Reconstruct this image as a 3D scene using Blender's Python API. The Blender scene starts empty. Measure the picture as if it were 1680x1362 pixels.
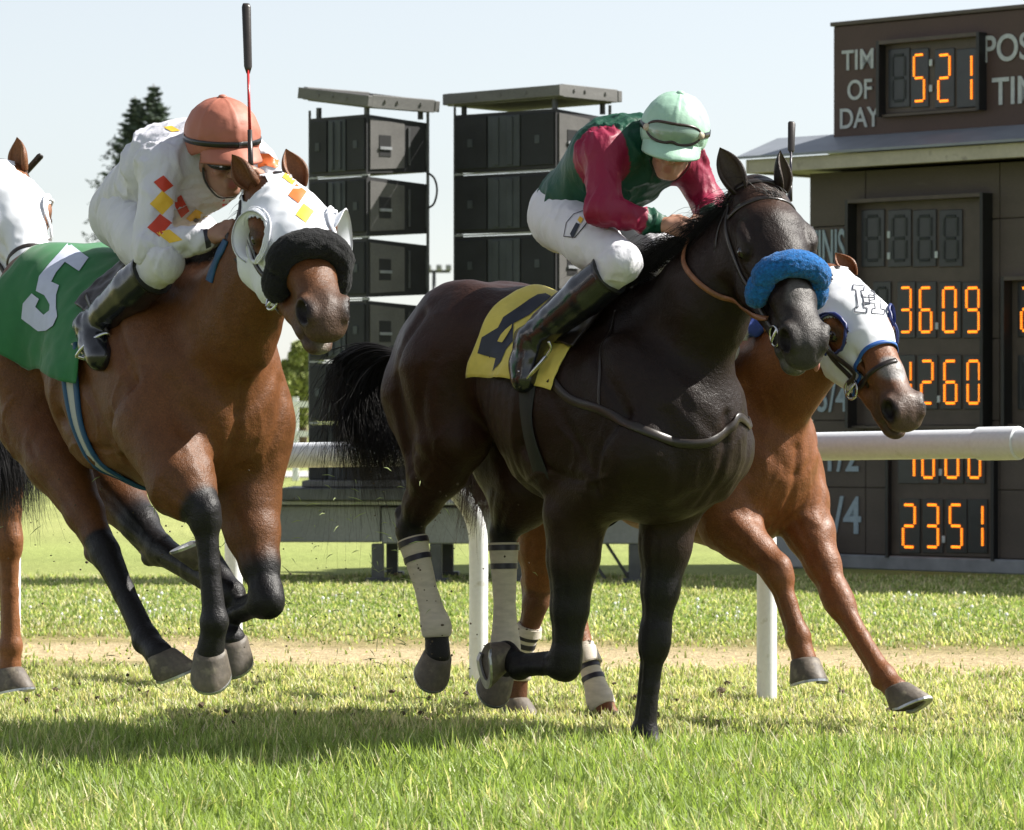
import bpy, bmesh, math, random
import numpy as np
from mathutils import Vector, Matrix, bvhtree
from mathutils.geometry import tessellate_polygon
try:
    import openvdb as vdb
except ImportError:
    import pyopenvdb as vdb

random.seed(4)
rng = np.random.default_rng(11)
scene = bpy.context.scene
COL = scene.collection

# ------------------------------------------------------------------ camera
CAM_H = 1.22
FPX = 6300.0                      # focal length in photo pixels (1680 wide)
cam_d = bpy.data.cameras.new('camera')
cam = bpy.data.objects.new('camera', cam_d)
COL.objects.link(cam)
cam.location = (0, 0, CAM_H)
cam.rotation_euler = (math.radians(90), 0, 0)
cam_d.sensor_width = 36.0
cam_d.lens = FPX / 1680 * 36.0
cam_d.shift_y = 9 / 1680
cam_d.clip_start = 0.1
cam_d.clip_end = 9000
cam_d.dof.use_dof = True
cam_d.dof.focus_distance = 13.9
cam_d.dof.aperture_fstop = 11
scene.camera = cam

# ------------------------------------------------------------------ light
SUN_DIR = Vector((0.95, 0.19, 0.0)).normalized()      # horizontal direction towards the sun
SUN_EL = math.radians(44)
to_sun = Vector((SUN_DIR.x * math.cos(SUN_EL), SUN_DIR.y * math.cos(SUN_EL), math.sin(SUN_EL)))
world = bpy.data.worlds.new('World')
scene.world = world
world.use_nodes = True
wn = world.node_tree
bgn = wn.nodes['Background']
sky = wn.nodes.new('ShaderNodeTexSky')
sky.sky_type = 'NISHITA'
sky.sun_disc = False
sky.sun_elevation = SUN_EL
sky.sun_rotation = math.atan2(SUN_DIR.x, SUN_DIR.y)
sky.air_density = 1.0
sky.dust_density = 0.25
sky.ozone_density = 3.0
hs_ = wn.nodes.new('ShaderNodeHueSaturation')          # thin summer haze takes most of the blue out
hs_.inputs['Saturation'].default_value = 0.36
wn.links.new(sky.outputs['Color'], hs_.inputs['Color'])
wn.links.new(hs_.outputs['Color'], bgn.inputs['Color'])
bgn.inputs['Strength'].default_value = 0.072
sun_d = bpy.data.lights.new('sun', 'SUN')
sun_d.energy = 5.0
sun_d.angle = math.radians(0.5)
sun_d.color = (1.0, 0.955, 0.88)
sun = bpy.data.objects.new('sun', sun_d)
COL.objects.link(sun)
sun.rotation_euler = to_sun.to_track_quat('Z', 'Y').to_euler()
scene.view_settings.view_transform = 'Standard'
scene.view_settings.look = 'None'
scene.view_settings.exposure = 1.12
scene.view_settings.gamma = 1.0
scene.view_settings.use_curve_mapping = False
scene.cycles.max_bounces = 6
scene.cycles.use_denoising = True

# ------------------------------------------------------------------ helpers
def P(px, py, Y):
    return Vector(((px - 840) * Y / FPX, Y, CAM_H - (py - 690) * Y / FPX))

def smooth01(a, b, x):
    t = np.clip((x - a) / (b - a), 0, 1)
    return t * t * (3 - 2 * t)

def _hash(ix, iy, iz, seed):
    h = (ix * 374761393 + iy * 668265263 + iz * 1274126177 + seed * 974634777) & 0xffffffff
    h = ((h ^ (h >> 13)) * 1274126177) & 0xffffffff
    return ((h ^ (h >> 16)) & 0xffff) / 65535.0

_q = np.linalg.qr(np.array([[.62, .51, .33], [-.4, .71, .29], [.21, -.48, .83]]))[0]
_ROT = _q
def vnoise(p, scale=1.0, seed=0):
    """value noise, p (N,2|3) -> 0..1"""
    p = np.asarray(p, dtype=np.float64) * scale
    if p.shape[1] == 2:
        p = np.concatenate([p, np.zeros((len(p), 1))], 1)
    else:
        p = p @ _ROT + seed * 3.7
    i = np.floor(p).astype(np.int64)
    f = p - i
    f = f * f * (3 - 2 * f)
    r = 0
    for dx in (0, 1):
        for dy in (0, 1):
            for dz in (0, 1):
                w = (f[:, 0] if dx else 1 - f[:, 0]) * (f[:, 1] if dy else 1 - f[:, 1]) * (f[:, 2] if dz else 1 - f[:, 2])
                r = r + w * _hash(i[:, 0] + dx, i[:, 1] + dy, i[:, 2] + dz, seed)
    return r

def fbm(p, scale, seed=0, oct=3):
    return sum(vnoise(p, scale * 2 ** k, seed + k) * 0.5 ** k for k in range(oct)) / sum(0.5 ** k for k in range(oct))

def tag(o, label=None, cat=None, group=None, kind=None):
    if label: o['label'] = label
    if cat: o['category'] = cat
    if group: o['group'] = group
    if kind: o['kind'] = kind
    return o

def empty(name, loc=(0, 0, 0), rz=0.0):
    o = bpy.data.objects.new(name, None)
    o.empty_display_size = 0.1
    COL.objects.link(o)
    o.location = loc
    o.rotation_euler = (0, 0, rz)
    return o

def link_mesh(name, verts, faces, mat, parent=None, smooth=False, attrs=None):
    me = bpy.data.meshes.new(name)
    me.from_pydata([tuple(v) for v in verts], [], [tuple(f) for f in faces])
    return finish(name, me, mat, parent, smooth, attrs)

def finish(name, me, mat, parent=None, smooth=False, attrs=None):
    if mat is not None:
        me.materials.append(mat)
    if smooth:
        me.shade_smooth()
    for k, v in (attrs or {}).items():
        a = me.attributes.new(k, 'FLOAT_COLOR', 'POINT')
        v = np.asarray(v, dtype=np.float32)
        if v.ndim == 1:
            v = np.stack([v, v, v, np.ones_like(v)], 1)
        elif v.shape[1] == 3:
            v = np.concatenate([v, np.ones((len(v), 1), np.float32)], 1)
        a.data.foreach_set('color', v.ravel())
    me.update()
    o = bpy.data.objects.new(name, me)
    COL.objects.link(o)
    if parent is not None:
        o.parent = parent
    return o

def quick_mesh(name, V, quads=None, tris=None):
    """fast numpy mesh: V (N,3); quads (M,4); tris (K,3)"""
    me = bpy.data.meshes.new(name)
    nq = 0 if quads is None else len(quads)
    nt = 0 if tris is None else len(tris)
    me.vertices.add(len(V))
    me.vertices.foreach_set('co', np.asarray(V, dtype=np.float32).ravel())
    idx = []
    starts = []
    if nq:
        idx.append(np.asarray(quads, dtype=np.int32).ravel())
        starts.append(np.arange(nq) * 4)
    if nt:
        idx.append(np.asarray(tris, dtype=np.int32).ravel())
        starts.append(nq * 4 + np.arange(nt) * 3)
    idx = np.concatenate(idx)
    me.loops.add(len(idx))
    me.loops.foreach_set('vertex_index', idx)
    me.polygons.add(nq + nt)
    me.polygons.foreach_set('loop_start', np.concatenate(starts).astype(np.int32))
    me.update(calc_edges=True)
    me.validate()
    return me

class MB:
    """collects boxes, tubes and lofts; build() links ONE mesh object"""
    def __init__(self):
        self.v = []
        self.f = []
    def add(self, verts, faces):
        n = len(self.v)
        self.v += [tuple(x) for x in verts]
        self.f += [tuple(i + n for i in f) for f in faces]
    def box(self, c, s, M=None, bev=0.0):
        c = Vector(c)
        x, y, z = s[0] / 2, s[1] / 2, s[2] / 2
        if bev > 0:
            b = min(bev, x * .9, y * .9, z * .9)
            pts = []
            for sx in (-1, 1):
                for sy in (-1, 1):
                    for sz in (-1, 1):
                        pts += [Vector((sx * (x - b), sy * y, sz * (z - b))), Vector((sx * x, sy * (y - b), sz * (z - b))),
                                Vector((sx * (x - b), sy * (y - b), sz * z))]
            bm = bmesh.new()
            for p in pts:
                bm.verts.new(p)
            bmesh.ops.convex_hull(bm, input=bm.verts)
            bmesh.ops.dissolve_limit(bm, angle_limit=0.02, verts=bm.verts, edges=bm.edges)
            bm.verts.index_update()
            vs = [v.co.copy() for v in bm.verts]
            fs = [[v.index for v in f.verts] for f in bm.faces]
            bm.free()
        else:
            vs = [Vector((sx * x, sy * y, sz * z)) for sx in (-1, 1) for sy in (-1, 1) for sz in (-1, 1)]
            fs = [(0, 1, 3, 2), (4, 6, 7, 5), (0, 4, 5, 1), (2, 3, 7, 6), (0, 2, 6, 4), (1, 5, 7, 3)]
        self.add([(M @ p if M is not None else p) + c for p in vs], fs)
    def tube(self, pts, rads, n=10, cap=True, flat=None, ref=None):
        """pts list of Vector, rads float or list; flat=(w,h) makes an elliptical section"""
        pts = [Vector(p) for p in pts]
        if not hasattr(rads, '__len__'):
            rads = [rads] * len(pts)
        rings = []
        prev = None
        for i, p in enumerate(pts):
            d = (pts[min(i + 1, len(pts) - 1)] - pts[max(i - 1, 0)])
            d.normalize()
            if prev is None:
                a = Vector(ref) if ref else (Vector((0, 0, 1)) if abs(d.z) < .9 else Vector((1, 0, 0)))
            else:
                a = prev
            a = (a - d * a.dot(d)).normalized()
            prev = a
            b = d.cross(a)
            fa, fb = flat if flat else (1, 1)
            rings.append([p + (a * math.cos(t) * fa + b * math.sin(t) * fb) * rads[i] for t in [2 * math.pi * k / n for k in range(n)]])
        vs = [v for r in rings for v in r]
        fs = []
        for i in range(len(rings) - 1):
            for k in range(n):
                fs.append((i * n + k, i * n + (k + 1) % n, (i + 1) * n + (k + 1) % n, (i + 1) * n + k))
        if cap:
            fs.append(tuple(reversed(range(n))))
            fs.append(tuple((len(rings) - 1) * n + k for k in range(n)))
        self.add(vs, fs)
    def build(self, name, mat, parent=None, smooth=False, attrs=None):
        return link_mesh(name, self.v, self.f, mat, parent, smooth, attrs)

def smooth_by_angle(o, deg=35):
    me = o.data
    me.shade_smooth()
    bm = bmesh.new(); bm.from_mesh(me)
    c = math.radians(deg)
    for e in bm.edges:
        if len(e.link_faces) == 2 and e.calc_face_angle(0) > c:
            e.smooth = False
    bm.to_mesh(me); bm.free()
    return o

def catmull(pts, n=6):
    pts = [Vector(p) for p in pts]
    out = []
    for i in range(len(pts) - 1):
        p0 = pts[max(i - 1, 0)]; p1 = pts[i]; p2 = pts[i + 1]; p3 = pts[min(i + 2, len(pts) - 1)]
        for k in range(n):
            t = k / n
            out.append(0.5 * ((2 * p1) + (p2 - p0) * t + (2 * p0 - 5 * p1 + 4 * p2 - p3) * t * t + (3 * p1 - p0 - 3 * p2 + p3) * t ** 3))
    out.append(pts[-1])
    return out

# ------------------------------------------------------------------ materials
def new_mat(name, base=(.5, .5, .5), rough=.6, metal=0, noise=None, bump=None, attr=None, coat=0, sheen=0, spec=None,
            stretch=(1, 1, 1), trans=None, emit=None, emit_s=0, aniso_bump=None, bump_s=0.3, dirt=None, sub=0):
    """noise=(scale, amount): value variation; bump=(scale, distance); attr: colour attribute multiplied in"""
    m = bpy.data.materials.new(name)
    m.use_nodes = True
    nt = m.node_tree
    b = nt.nodes['Principled BSDF']
    b.inputs['Roughness'].default_value = rough
    b.inputs['Metallic'].default_value = metal
    if spec is not None: b.inputs['Specular IOR Level'].default_value = spec
    if coat: b.inputs['Coat Weight'].default_value = coat; b.inputs['Coat Roughness'].default_value = .25
    if sheen: b.inputs['Sheen Weight'].default_value = sheen; b.inputs['Sheen Roughness'].default_value = .4
    if sub:
        b.inputs['Subsurface Weight'].default_value = sub
        b.inputs['Subsurface Radius'].default_value = (.9, .3, .15)
        b.inputs['Subsurface Scale'].default_value = .01
    tc = nt.nodes.new('ShaderNodeTexCoord')
    mp = nt.nodes.new('ShaderNodeMapping')
    mp.inputs['Scale'].default_value = stretch
    nt.links.new(tc.outputs['Object'], mp.inputs['Vector'])
    src = None
    if attr:
        a = nt.nodes.new('ShaderNodeAttribute'); a.attribute_name = attr
        src = a.outputs['Color']
    else:
        c = nt.nodes.new('ShaderNodeRGB'); c.outputs[0].default_value = (*base, 1)
        src = c.outputs[0]
    def tex(scale, detail=5):
        n = nt.nodes.new('ShaderNodeTexNoise')
        n.inputs['Scale'].default_value = scale
        n.inputs['Detail'].default_value = detail
        nt.links.new(mp.outputs[0], n.inputs['Vector'])
        return n.outputs['Fac']
    def mathn(op, a, bb):
        n = nt.nodes.new('ShaderNodeMath'); n.operation = op
        for i, x in enumerate((a, bb)):
            if hasattr(x, 'is_linked'): nt.links.new(x, n.inputs[i])
            else: n.inputs[i].default_value = x
        return n.outputs[0]
    for ns in ([noise] if noise and not isinstance(noise, list) else (noise or [])):
        f = tex(ns[0])
        mr = nt.nodes.new('ShaderNodeMapRange')
        mr.inputs['From Min'].default_value = .3; mr.inputs['From Max'].default_value = .7
        mr.inputs['To Min'].default_value = 1 - ns[1]; mr.inputs['To Max'].default_value = 1 + ns[1]
        nt.links.new(f, mr.inputs['Value'])
        vm = nt.nodes.new('ShaderNodeVectorMath'); vm.operation = 'SCALE'
        nt.links.new(src, vm.inputs[0]); nt.links.new(mr.outputs[0], vm.inputs['Scale'])
        src = vm.outputs[0]
    if dirt:
        f = tex(dirt[0], 8)
        mr = nt.nodes.new('ShaderNodeMapRange')
        mr.inputs['From Min'].default_value = dirt[1]; mr.inputs['From Max'].default_value = dirt[1] + .12
        nt.links.new(f, mr.inputs['Value'])
        mx = nt.nodes.new('ShaderNodeMix'); mx.data_type = 'RGBA'
        nt.links.new(mr.outputs[0], mx.inputs['Factor'])
        nt.links.new(src, mx.inputs['A']); mx.inputs['B'].default_value = (*dirt[2], 1)
        src = mx.outputs['Result']
    nt.links.new(src, b.inputs['Base Color'])
    if bump:
        prevn = None
        for bp_ in (bump if isinstance(bump, list) else [bump]):
            f = tex(bp_[0], 6)
            bn = nt.nodes.new('ShaderNodeBump'); bn.inputs['Strength'].default_value = bump_s if len(bp_) < 3 else bp_[2]
            bn.inputs['Distance'].default_value = bp_[1]
            nt.links.new(f, bn.inputs['Height'])
            if prevn is not None: nt.links.new(prevn, bn.inputs['Normal'])
            prevn = bn.outputs[0]
        nt.links.new(prevn, b.inputs['Normal'])
    if emit:
        b.inputs['Emission Color'].default_value = (*emit, 1)
        b.inputs['Emission Strength'].default_value = emit_s
    return m
# ------------------------------------------------------------------ ground
def ground_material():
    m = bpy.data.materials.new('turf_soil')
    m.use_nodes = True
    nt = m.node_tree; L = nt.links
    b = nt.nodes['Principled BSDF']; b.inputs['Roughness'].default_value = .95
    b.inputs['Specular IOR Level'].default_value = .1
    geo = nt.nodes.new('ShaderNodeNewGeometry')
    def noise(scale, detail=4, vec=None):
        n = nt.nodes.new('ShaderNodeTexNoise'); n.inputs['Scale'].default_value = scale; n.inputs['Detail'].default_value = detail
        L.new(vec or geo.outputs['Position'], n.inputs['Vector']); return n.outputs['Fac']
    # w = distance across the course, rows run slightly askew to the view
    dt = nt.nodes.new('ShaderNodeVectorMath'); dt.operation = 'DOT_PRODUCT'
    L.new(geo.outputs['Position'], dt.inputs[0]); dt.inputs[1].default_value = (.22, 1, 0)
    mp = nt.nodes.new('ShaderNodeMapping'); mp.inputs['Scale'].default_value = (.35, 1.0, 1); mp.inputs['Rotation'].default_value = (0, 0, .22)
    L.new(geo.outputs['Position'], mp.inputs['Vector'])
    n1 = noise(1.3, 5, mp.outputs[0])
    ad = nt.nodes.new('ShaderNodeMath'); ad.operation = 'MULTIPLY_ADD'
    L.new(n1, ad.inputs[0]); ad.inputs[1].default_value = 3.0
    L.new(dt.outputs['Value'], ad.inputs[2])
    sb = nt.nodes.new('ShaderNodeMath'); sb.operation = 'SUBTRACT'; L.new(ad.outputs[0], sb.inputs[0]); sb.inputs[1].default_value = 1.5
    mr = nt.nodes.new('ShaderNodeMapRange'); mr.inputs['From Min'].default_value = 10; mr.inputs['From Max'].default_value = 60
    L.new(sb.outputs[0], mr.inputs['Value'])
    cr = nt.nodes.new('ShaderNodeValToRGB')
    L.new(mr.outputs[0], cr.inputs['Fac'])
    stops = [(10, (.11, .13, .04)), (17.0, (.15, .15, .055)), (18.6, (.24, .21, .10)), (19.3, (.42, .335, .20)), (20.3, (.40, .32, .19)),
             (21.3, (.22, .19, .075)), (22.6, (.15, .18, .04)), (24.2, (.11, .17, .03)), (26.5, (.13, .19, .035)),
             (27.5, (.27, .30, .10)), (34, (.23, .27, .085)), (42, (.28, .30, .11)), (60, (.26, .29, .10))]
    el = cr.color_ramp.elements
    while len(el) < len(stops): el.new(.5)
    for e, (w, c) in zip(el, stops):
        e.position = (w - 10) / 50; e.color = (*c, 1)
    # mowing bands of the infield
    wv = nt.nodes.new('ShaderNodeTexNoise'); wv.inputs['Scale'].default_value = .35; wv.inputs['Detail'].default_value = 2
    mp2 = nt.nodes.new('ShaderNodeMapping'); mp2.inputs['Scale'].default_value = (.10, .8, 1); mp2.inputs['Rotation'].default_value = (0, 0, .12)
    L.new(geo.outputs['Position'], mp2.inputs['Vector']); L.new(mp2.outputs[0], wv.inputs['Vector'])
    n2 = noise(14, 6); n3 = noise(90, 3)
    prev = cr.outputs['Color']
    for f, lo, hi in ((wv.outputs['Fac'], .8, 1.2), (n2, .7, 1.3), (n3, .6, 1.4)):
        r = nt.nodes.new('ShaderNodeMapRange'); r.inputs['From Min'].default_value = .3; r.inputs['From Max'].default_value = .7
        r.inputs['To Min'].default_value = lo; r.inputs['To Max'].default_value = hi
        L.new(f, r.inputs['Value'])
        v = nt.nodes.new('ShaderNodeVectorMath'); v.operation = 'SCALE'; L.new(prev, v.inputs[0]); L.new(r.outputs[0], v.inputs['Scale']); prev = v.outputs[0]
    L.new(prev, b.inputs['Base Color'])
    bp = nt.nodes.new('ShaderNodeBump'); bp.inputs['Strength'].default_value = .8; bp.inputs['Distance'].default_value = .03
    L.new(noise(40, 5), bp.inputs['Height']); L.new(bp.outputs[0], b.inputs['Normal'])
    return m

g = MB()
S = 3000
g.add([(-S, -200, 0), (S, -200, 0), (S, 2 * S, 0), (-S, 2 * S, 0)], [(0, 1, 2, 3)])
tag(g.build('ground', ground_material()), kind='structure')

# ------------------------------------------------------------------ grass
def grass(name, N, yr, hw, hscale, wscale, lush, label, seed, zone=None):
    r = np.random.default_rng(seed)
    y = r.uniform(yr[0], yr[1], N * 2)
    hwy = hw[0] + (hw[1] - hw[0]) * (y - yr[0]) / (yr[1] - yr[0])
    keep = r.uniform(0, 1, len(y)) < hwy / max(hw)
    y = y[keep][:N]; hwy = hwy[keep][:N]
    x = r.uniform(-1, 1, len(y)) * hwy
    p = np.stack([x, y], 1)
    w = y + .22 * x
    cl = fbm(p, 2.2, seed, 3)
    cl2 = fbm(p, 9.0, seed + 9, 3)
    dens = zone(w, p, cl, cl2) if zone is not None else np.ones(len(x))
    keep = r.uniform(0, 1, len(x)) < dens
    x, y, w, cl, cl2, p = x[keep], y[keep], w[keep], cl[keep], cl2[keep], p[keep]
    n = len(x)
    lu = lush(w, cl)
    h = hscale * (0.28 + .72 * lu) * r.uniform(.35, 1.25, n) * (.45 + 1.1 * cl2)
    wd = wscale * r.uniform(.6, 1.3, n)
    az = r.uniform(0, 2 * np.pi, n)
    lean = r.gamma(2.8, .36, n)
    lean = np.clip(lean, 0, 1.5)
    dx, dy = np.cos(az), np.sin(az)
    fa = az + r.uniform(-1, 1, n) * .9 + np.pi / 2
    wx, wy = np.cos(fa) * wd / 2, np.sin(fa) * wd / 2
    l1 = lean * .45; l2 = lean
    m1 = np.stack([x + dx * np.sin(l1) * h * .5, y + dy * np.sin(l1) * h * .5, np.cos(l1) * h * .5], 1)
    m2 = m1 + np.stack([dx * np.sin(l2) * h * .55, dy * np.sin(l2) * h * .55, np.maximum(np.cos(l2), .05) * h * .55], 1)
    b0 = np.stack([x, y, np.full(n, -.004)], 1)
    wv = np.stack([wx, wy, np.zeros(n)], 1)
    V = np.stack([b0 - wv, b0 + wv, m1 + wv * .8, m1 - wv * .8, m2], 1).reshape(-1, 3)
    i = np.arange(n) * 5
    quads = np.stack([i, i + 1, i + 2, i + 3], 1)
    tris = np.stack([i + 3, i + 2, i + 4], 1)
    straw = r.uniform(0, 1, n)
    g1 = np.array([.16, .205, .055]); g2 = np.array([.32, .42, .125]); st = np.array([.68, .60, .42]); yg = np.array([.43, .46, .21])
    t = r.uniform(0, 1, n)[:, None]
    c = g1 * (1 - t) + g2 * t
    dry = .12 + np.clip(1 - lu, 0, 1) * .66 + (cl - .5) * .8 + (cl2 - .5) * .5
    sel = (straw < dry * .55)[:, None]
    c = np.where(sel, st * (.6 + .6 * t), c)
    sel2 = ((straw > dry * .55) & (straw < dry * 1.15))[:, None]
    c = np.where(sel2, yg * (.6 + .7 * t), c)
    C = np.repeat(c, 5, 0)
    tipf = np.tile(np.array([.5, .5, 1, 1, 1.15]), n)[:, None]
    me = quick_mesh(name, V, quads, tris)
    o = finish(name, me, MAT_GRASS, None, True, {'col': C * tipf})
    tag(o, label, 'grass', kind='stuff')
    return o

def grass_mat():
    m = bpy.data.materials.new('grass_blade'); m.use_nodes = True
    nt = m.node_tree; L = nt.links
    out = nt.nodes['Material Output']; b = nt.nodes['Principled BSDF']
    a = nt.nodes.new('ShaderNodeAttribute'); a.attribute_name = 'col'
    L.new(a.outputs['Color'], b.inputs['Base Color']); b.inputs['Roughness'].default_value = .5
    b.inputs['Specular IOR Level'].default_value = .35
    tr = nt.nodes.new('ShaderNodeBsdfTranslucent')
    sc = nt.nodes.new('ShaderNodeVectorMath'); sc.operation = 'MULTIPLY'; L.new(a.outputs['Color'], sc.inputs[0]); sc.inputs[1].default_value = (1.5, 1.6, .8)
    L.new(sc.outputs[0], tr.inputs['Color'])
    mx = nt.nodes.new('ShaderNodeMixShader'); mx.inputs[0].default_value = .4
    L.new(b.outputs[0], mx.inputs[1]); L.new(tr.outputs[0], mx.inputs[2]); L.new(mx.outputs[0], out.inputs['Surface'])
    return m
MAT_GRASS = grass_mat()

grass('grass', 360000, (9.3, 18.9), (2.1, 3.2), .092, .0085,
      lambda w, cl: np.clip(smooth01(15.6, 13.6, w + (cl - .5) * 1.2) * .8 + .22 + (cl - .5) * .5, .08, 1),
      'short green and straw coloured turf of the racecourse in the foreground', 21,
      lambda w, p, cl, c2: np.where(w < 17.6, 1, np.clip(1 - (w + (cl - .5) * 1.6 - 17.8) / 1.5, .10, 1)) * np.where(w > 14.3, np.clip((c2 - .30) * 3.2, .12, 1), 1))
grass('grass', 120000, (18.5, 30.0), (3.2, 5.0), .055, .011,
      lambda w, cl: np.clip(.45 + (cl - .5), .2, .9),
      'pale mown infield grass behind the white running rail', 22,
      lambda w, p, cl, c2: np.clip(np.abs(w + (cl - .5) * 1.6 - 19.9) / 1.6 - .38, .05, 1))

# clover flowers scattered in the infield
fl = MB()
for k in range(230):
    y = random.uniform(22.5, 26); x = random.uniform(-4, 4.6)
    if math.sin(x * 2.1) + math.sin(x * 5.3 + 1) < random.uniform(-1.6, 1.2): continue
    r_ = random.uniform(.006, .013)
    fl.tube([(x, y, 0), (x + .005, y, .05)], .0015, 4)
    fl.tube([(x + .005, y, .048), (x + .005, y, .048 + r_ * .8), (x + .005, y, .05 + r_ * 1.6)], [r_ * .6, r_, r_ * .4], 6)
tag(fl.build('clover_flowers', new_mat('clover_white', (.75, .75, .7), .7)), 'tiny white clover flowers dotted through the grass behind the rail', 'flowers', kind='stuff')

# ------------------------------------------------------------------ running rail
RP0 = Vector((2.07, 15.4, 0)); RD = Vector((-.7433, .669, 0)).normalized()
RN = Vector((-RD.y, RD.x, 0))
if RN.y > 0: RN = -RN            # towards the track
MAT_RAIL = new_mat('rail_white_paint', (.62, .64, .67), .38, noise=[(3, .06), (60, .05)], bump=(160, .0006, .35), dirt=(9, .66, (.38, .39, .38)))
MAT_POST = new_mat('post_white_paint', (.78, .79, .80), .45, noise=[(4, .05), (50, .04)], bump=(120, .0006, .3), dirt=(14, .64, (.5, .48, .40)))
def rail_z(u): return 1.13 - .0179 * u
rail = empty('running_rail', RP0)
tag(rail, 'long white tubular running rail on curved posts between the horses and the infield', 'rail')
# sections joined with collars
def rpt(u): return RP0 + RD * u + Vector((0, 0, rail_z(u)))
secs = [(-9.0, -4.5), (-4.5, 0.14), (0.14, 4.6), (4.6, 9.2), (9.2, 13.8), (13.8, 18.4), (18.4, 28)]
for a, b in secs:
    m = MB(); m.tube([rpt(a + .004) - RP0, rpt(b - .004) - RP0], .0595, 28)
    o = m.build('rail_tube', MAT_RAIL, rail, True); smooth_by_angle(o)
    if b < 28:
        m = MB(); m.tube([rpt(b - .10) - RP0, rpt(b - .095) - RP0, rpt(b + .095) - RP0, rpt(b + .10) - RP0], [.062, .068, .068, .062], 28)
        o = m.build('collar', MAT_RAIL, rail, True); smooth_by_angle(o)
def post_u(px):
    q = (px - 840) / FPX; o = RP0 - RN * .36
    return (q * o.y - o.x) / (RD.x - q * RD.y)
for u in [post_u(x) for x in (3900, 2900, 2250, 1800, 1258, 785, 383, 20, -290, -560, -800, -1000)]:
    top = rpt(u) - Vector((0, 0, .045)) - RP0
    foot = Vector((top.x, top.y, 0)) - RN * .36
    m = MB()
    zt = top.z
    pts = [foot - Vector((0, 0, .1)), foot, foot + Vector((0, 0, zt * .30)), foot + Vector((0, 0, zt * .60)), foot + Vector((0, 0, zt * .71)) + RN * .015,
           foot + Vector((0, 0, zt * .80)) + RN * .07, foot + Vector((0, 0, zt * .87)) + RN * .15, foot + Vector((0, 0, zt * .94)) + RN * .26, top + Vector((0, 0, .01))]
    m.tube(catmull(pts, 4), .044, 18)
    o = m.build('post', MAT_POST, rail, True); smooth_by_angle(o)

# ------------------------------------------------------------------ tote board
BU = Vector((.7071, -.7071, 0)); BN = Vector((-.7071, -.7071, 0))
TL = Vector((488 / FPX * 32.0, 32.0, 0))
def bu(px, off=0):
    o = TL + BN * off
    q = (px - 840) / FPX
    return (q * o.y - o.x) / (.7071 * (1 + q))
def bz(px, py, off=0):
    u = bu(px, off); p = TL + BN * off + BU * u
    return CAM_H - (py - 690) * p.y / FPX
MT = Matrix((BU, BN, Vector((0, 0, 1)))).transposed()      # board local x=BU, y=outward, z up
tote = empty('tote_board', TL)
tote.rotation_euler = (0, 0, -math.pi / 4)
# object local axes: x = BU ; local y = (.7071,.7071) = -BN ; so outward is -y
tag(tote, 'brown timber tote board showing orange digits for time of day and race fractions', 'scoreboard')
M_BRD = new_mat('brown_board', (.085, .068, .058), .75, noise=[(1.2, .14), (30, .08)], stretch=(1, 1, 3), bump=(60, .002, .3), dirt=(3, .66, (.12, .10, .09)))
M_SIGN = new_mat('brown_sign', (.070, .042, .036), .7, noise=[(1.5, .15), (40, .08)], bump=(60, .002, .3))
M_DARK = new_mat('display_black', (.012, .012, .013), .5, noise=(8, .2))
M_MOD = new_mat('display_panel', (.018, .021, .025), .35, noise=(12, .2))
M_FRAME = new_mat('display_frame', (.075, .058, .048), .6, noise=(9, .15))
M_ROOF = new_mat('roof_grey', (.20, .22, .25), .5, noise=(5, .1))
M_FASC = new_mat('fascia_cream', (.40, .37, .30), .7, noise=[(4, .12), (30, .06)], dirt=(8, .62, (.22, .2, .17)))
M_LET = new_mat('letter_pale', (.42, .45, .47), .7, noise=(30, .1))
M_LETB = new_mat('letter_blue', (.30, .38, .45), .7, noise=(30, .1))
M_LED = new_mat('led_orange', (.6, .2, .02), .5, emit=(1.0, .19, .008), emit_s=.8)
M_LEDY = new_mat('led_core', (.8, .5, .05), .5, emit=(1.0, .36, .02), emit_s=.95)
M_SEGOFF = new_mat('segment_off', (.035, .042, .045), .6)
M_DOT = new_mat('dot_pale', (.45, .5, .52), .6)
M_PLINTH = new_mat('plinth_grey', (.22, .23, .25), .8, noise=(6, .2))

def tbox(name, px0, px1, py0, py1, off0, off1, mat, parent=tote, pxr=None, bev=0.0):
    """box on the board: spans pixel columns px0..px1 and rows py0..py1 measured at px0 on plane off1 (front)"""
    u0, u1 = bu(px0, off1), bu(px1, off1)
    pr = px0 if pxr is None else pxr
    z1, z0 = bz(pr, py0, off1), bz(pr, py1, off1)
    m = MB()
    m.box(((u0 + u1) / 2, -(off0 + off1) / 2, (z0 + z1) / 2), (abs(u1 - u0), off1 - off0, z1 - z0), bev=bev)
    return m.build(name, mat, parent)
def ubox(name, u0, u1, z0, z1, off0, off1, mat, parent=tote, bev=0):
    m = MB(); m.box(((u0 + u1) / 2, -(off0 + off1) / 2, (z0 + z1) / 2), (abs(u1 - u0), abs(off1 - off0), z1 - z0), bev=bev)
    return m.build(name, mat, parent)

UR = 6.4
Z_EAVE = bz(1340, 284)
# wall boards, horizontal joints recessed
zs = [0.12, bz(1400, 800), bz(1400, 690), bz(1400, 560), bz(1400, 370), Z_EAVE]
us = [0, bu(1420), bu(1640), 3.9, 5.2, UR]
ubox('wall_frame', .012, UR - .012, .02, Z_EAVE - .01, -1.3, -.03, M_BRD)
for i in range(len(zs) - 1):
    for j in range(len(us) - 1):
        ubox('panel', us[j] + .004, us[j + 1] - .004, zs[i] + .004, zs[i + 1] - .004, -.034, 0, M_BRD, bev=.003)
ubox('plinth', -.04, UR + .04, 0, .115, -1.35, .05, M_PLINTH, bev=.01)
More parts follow.
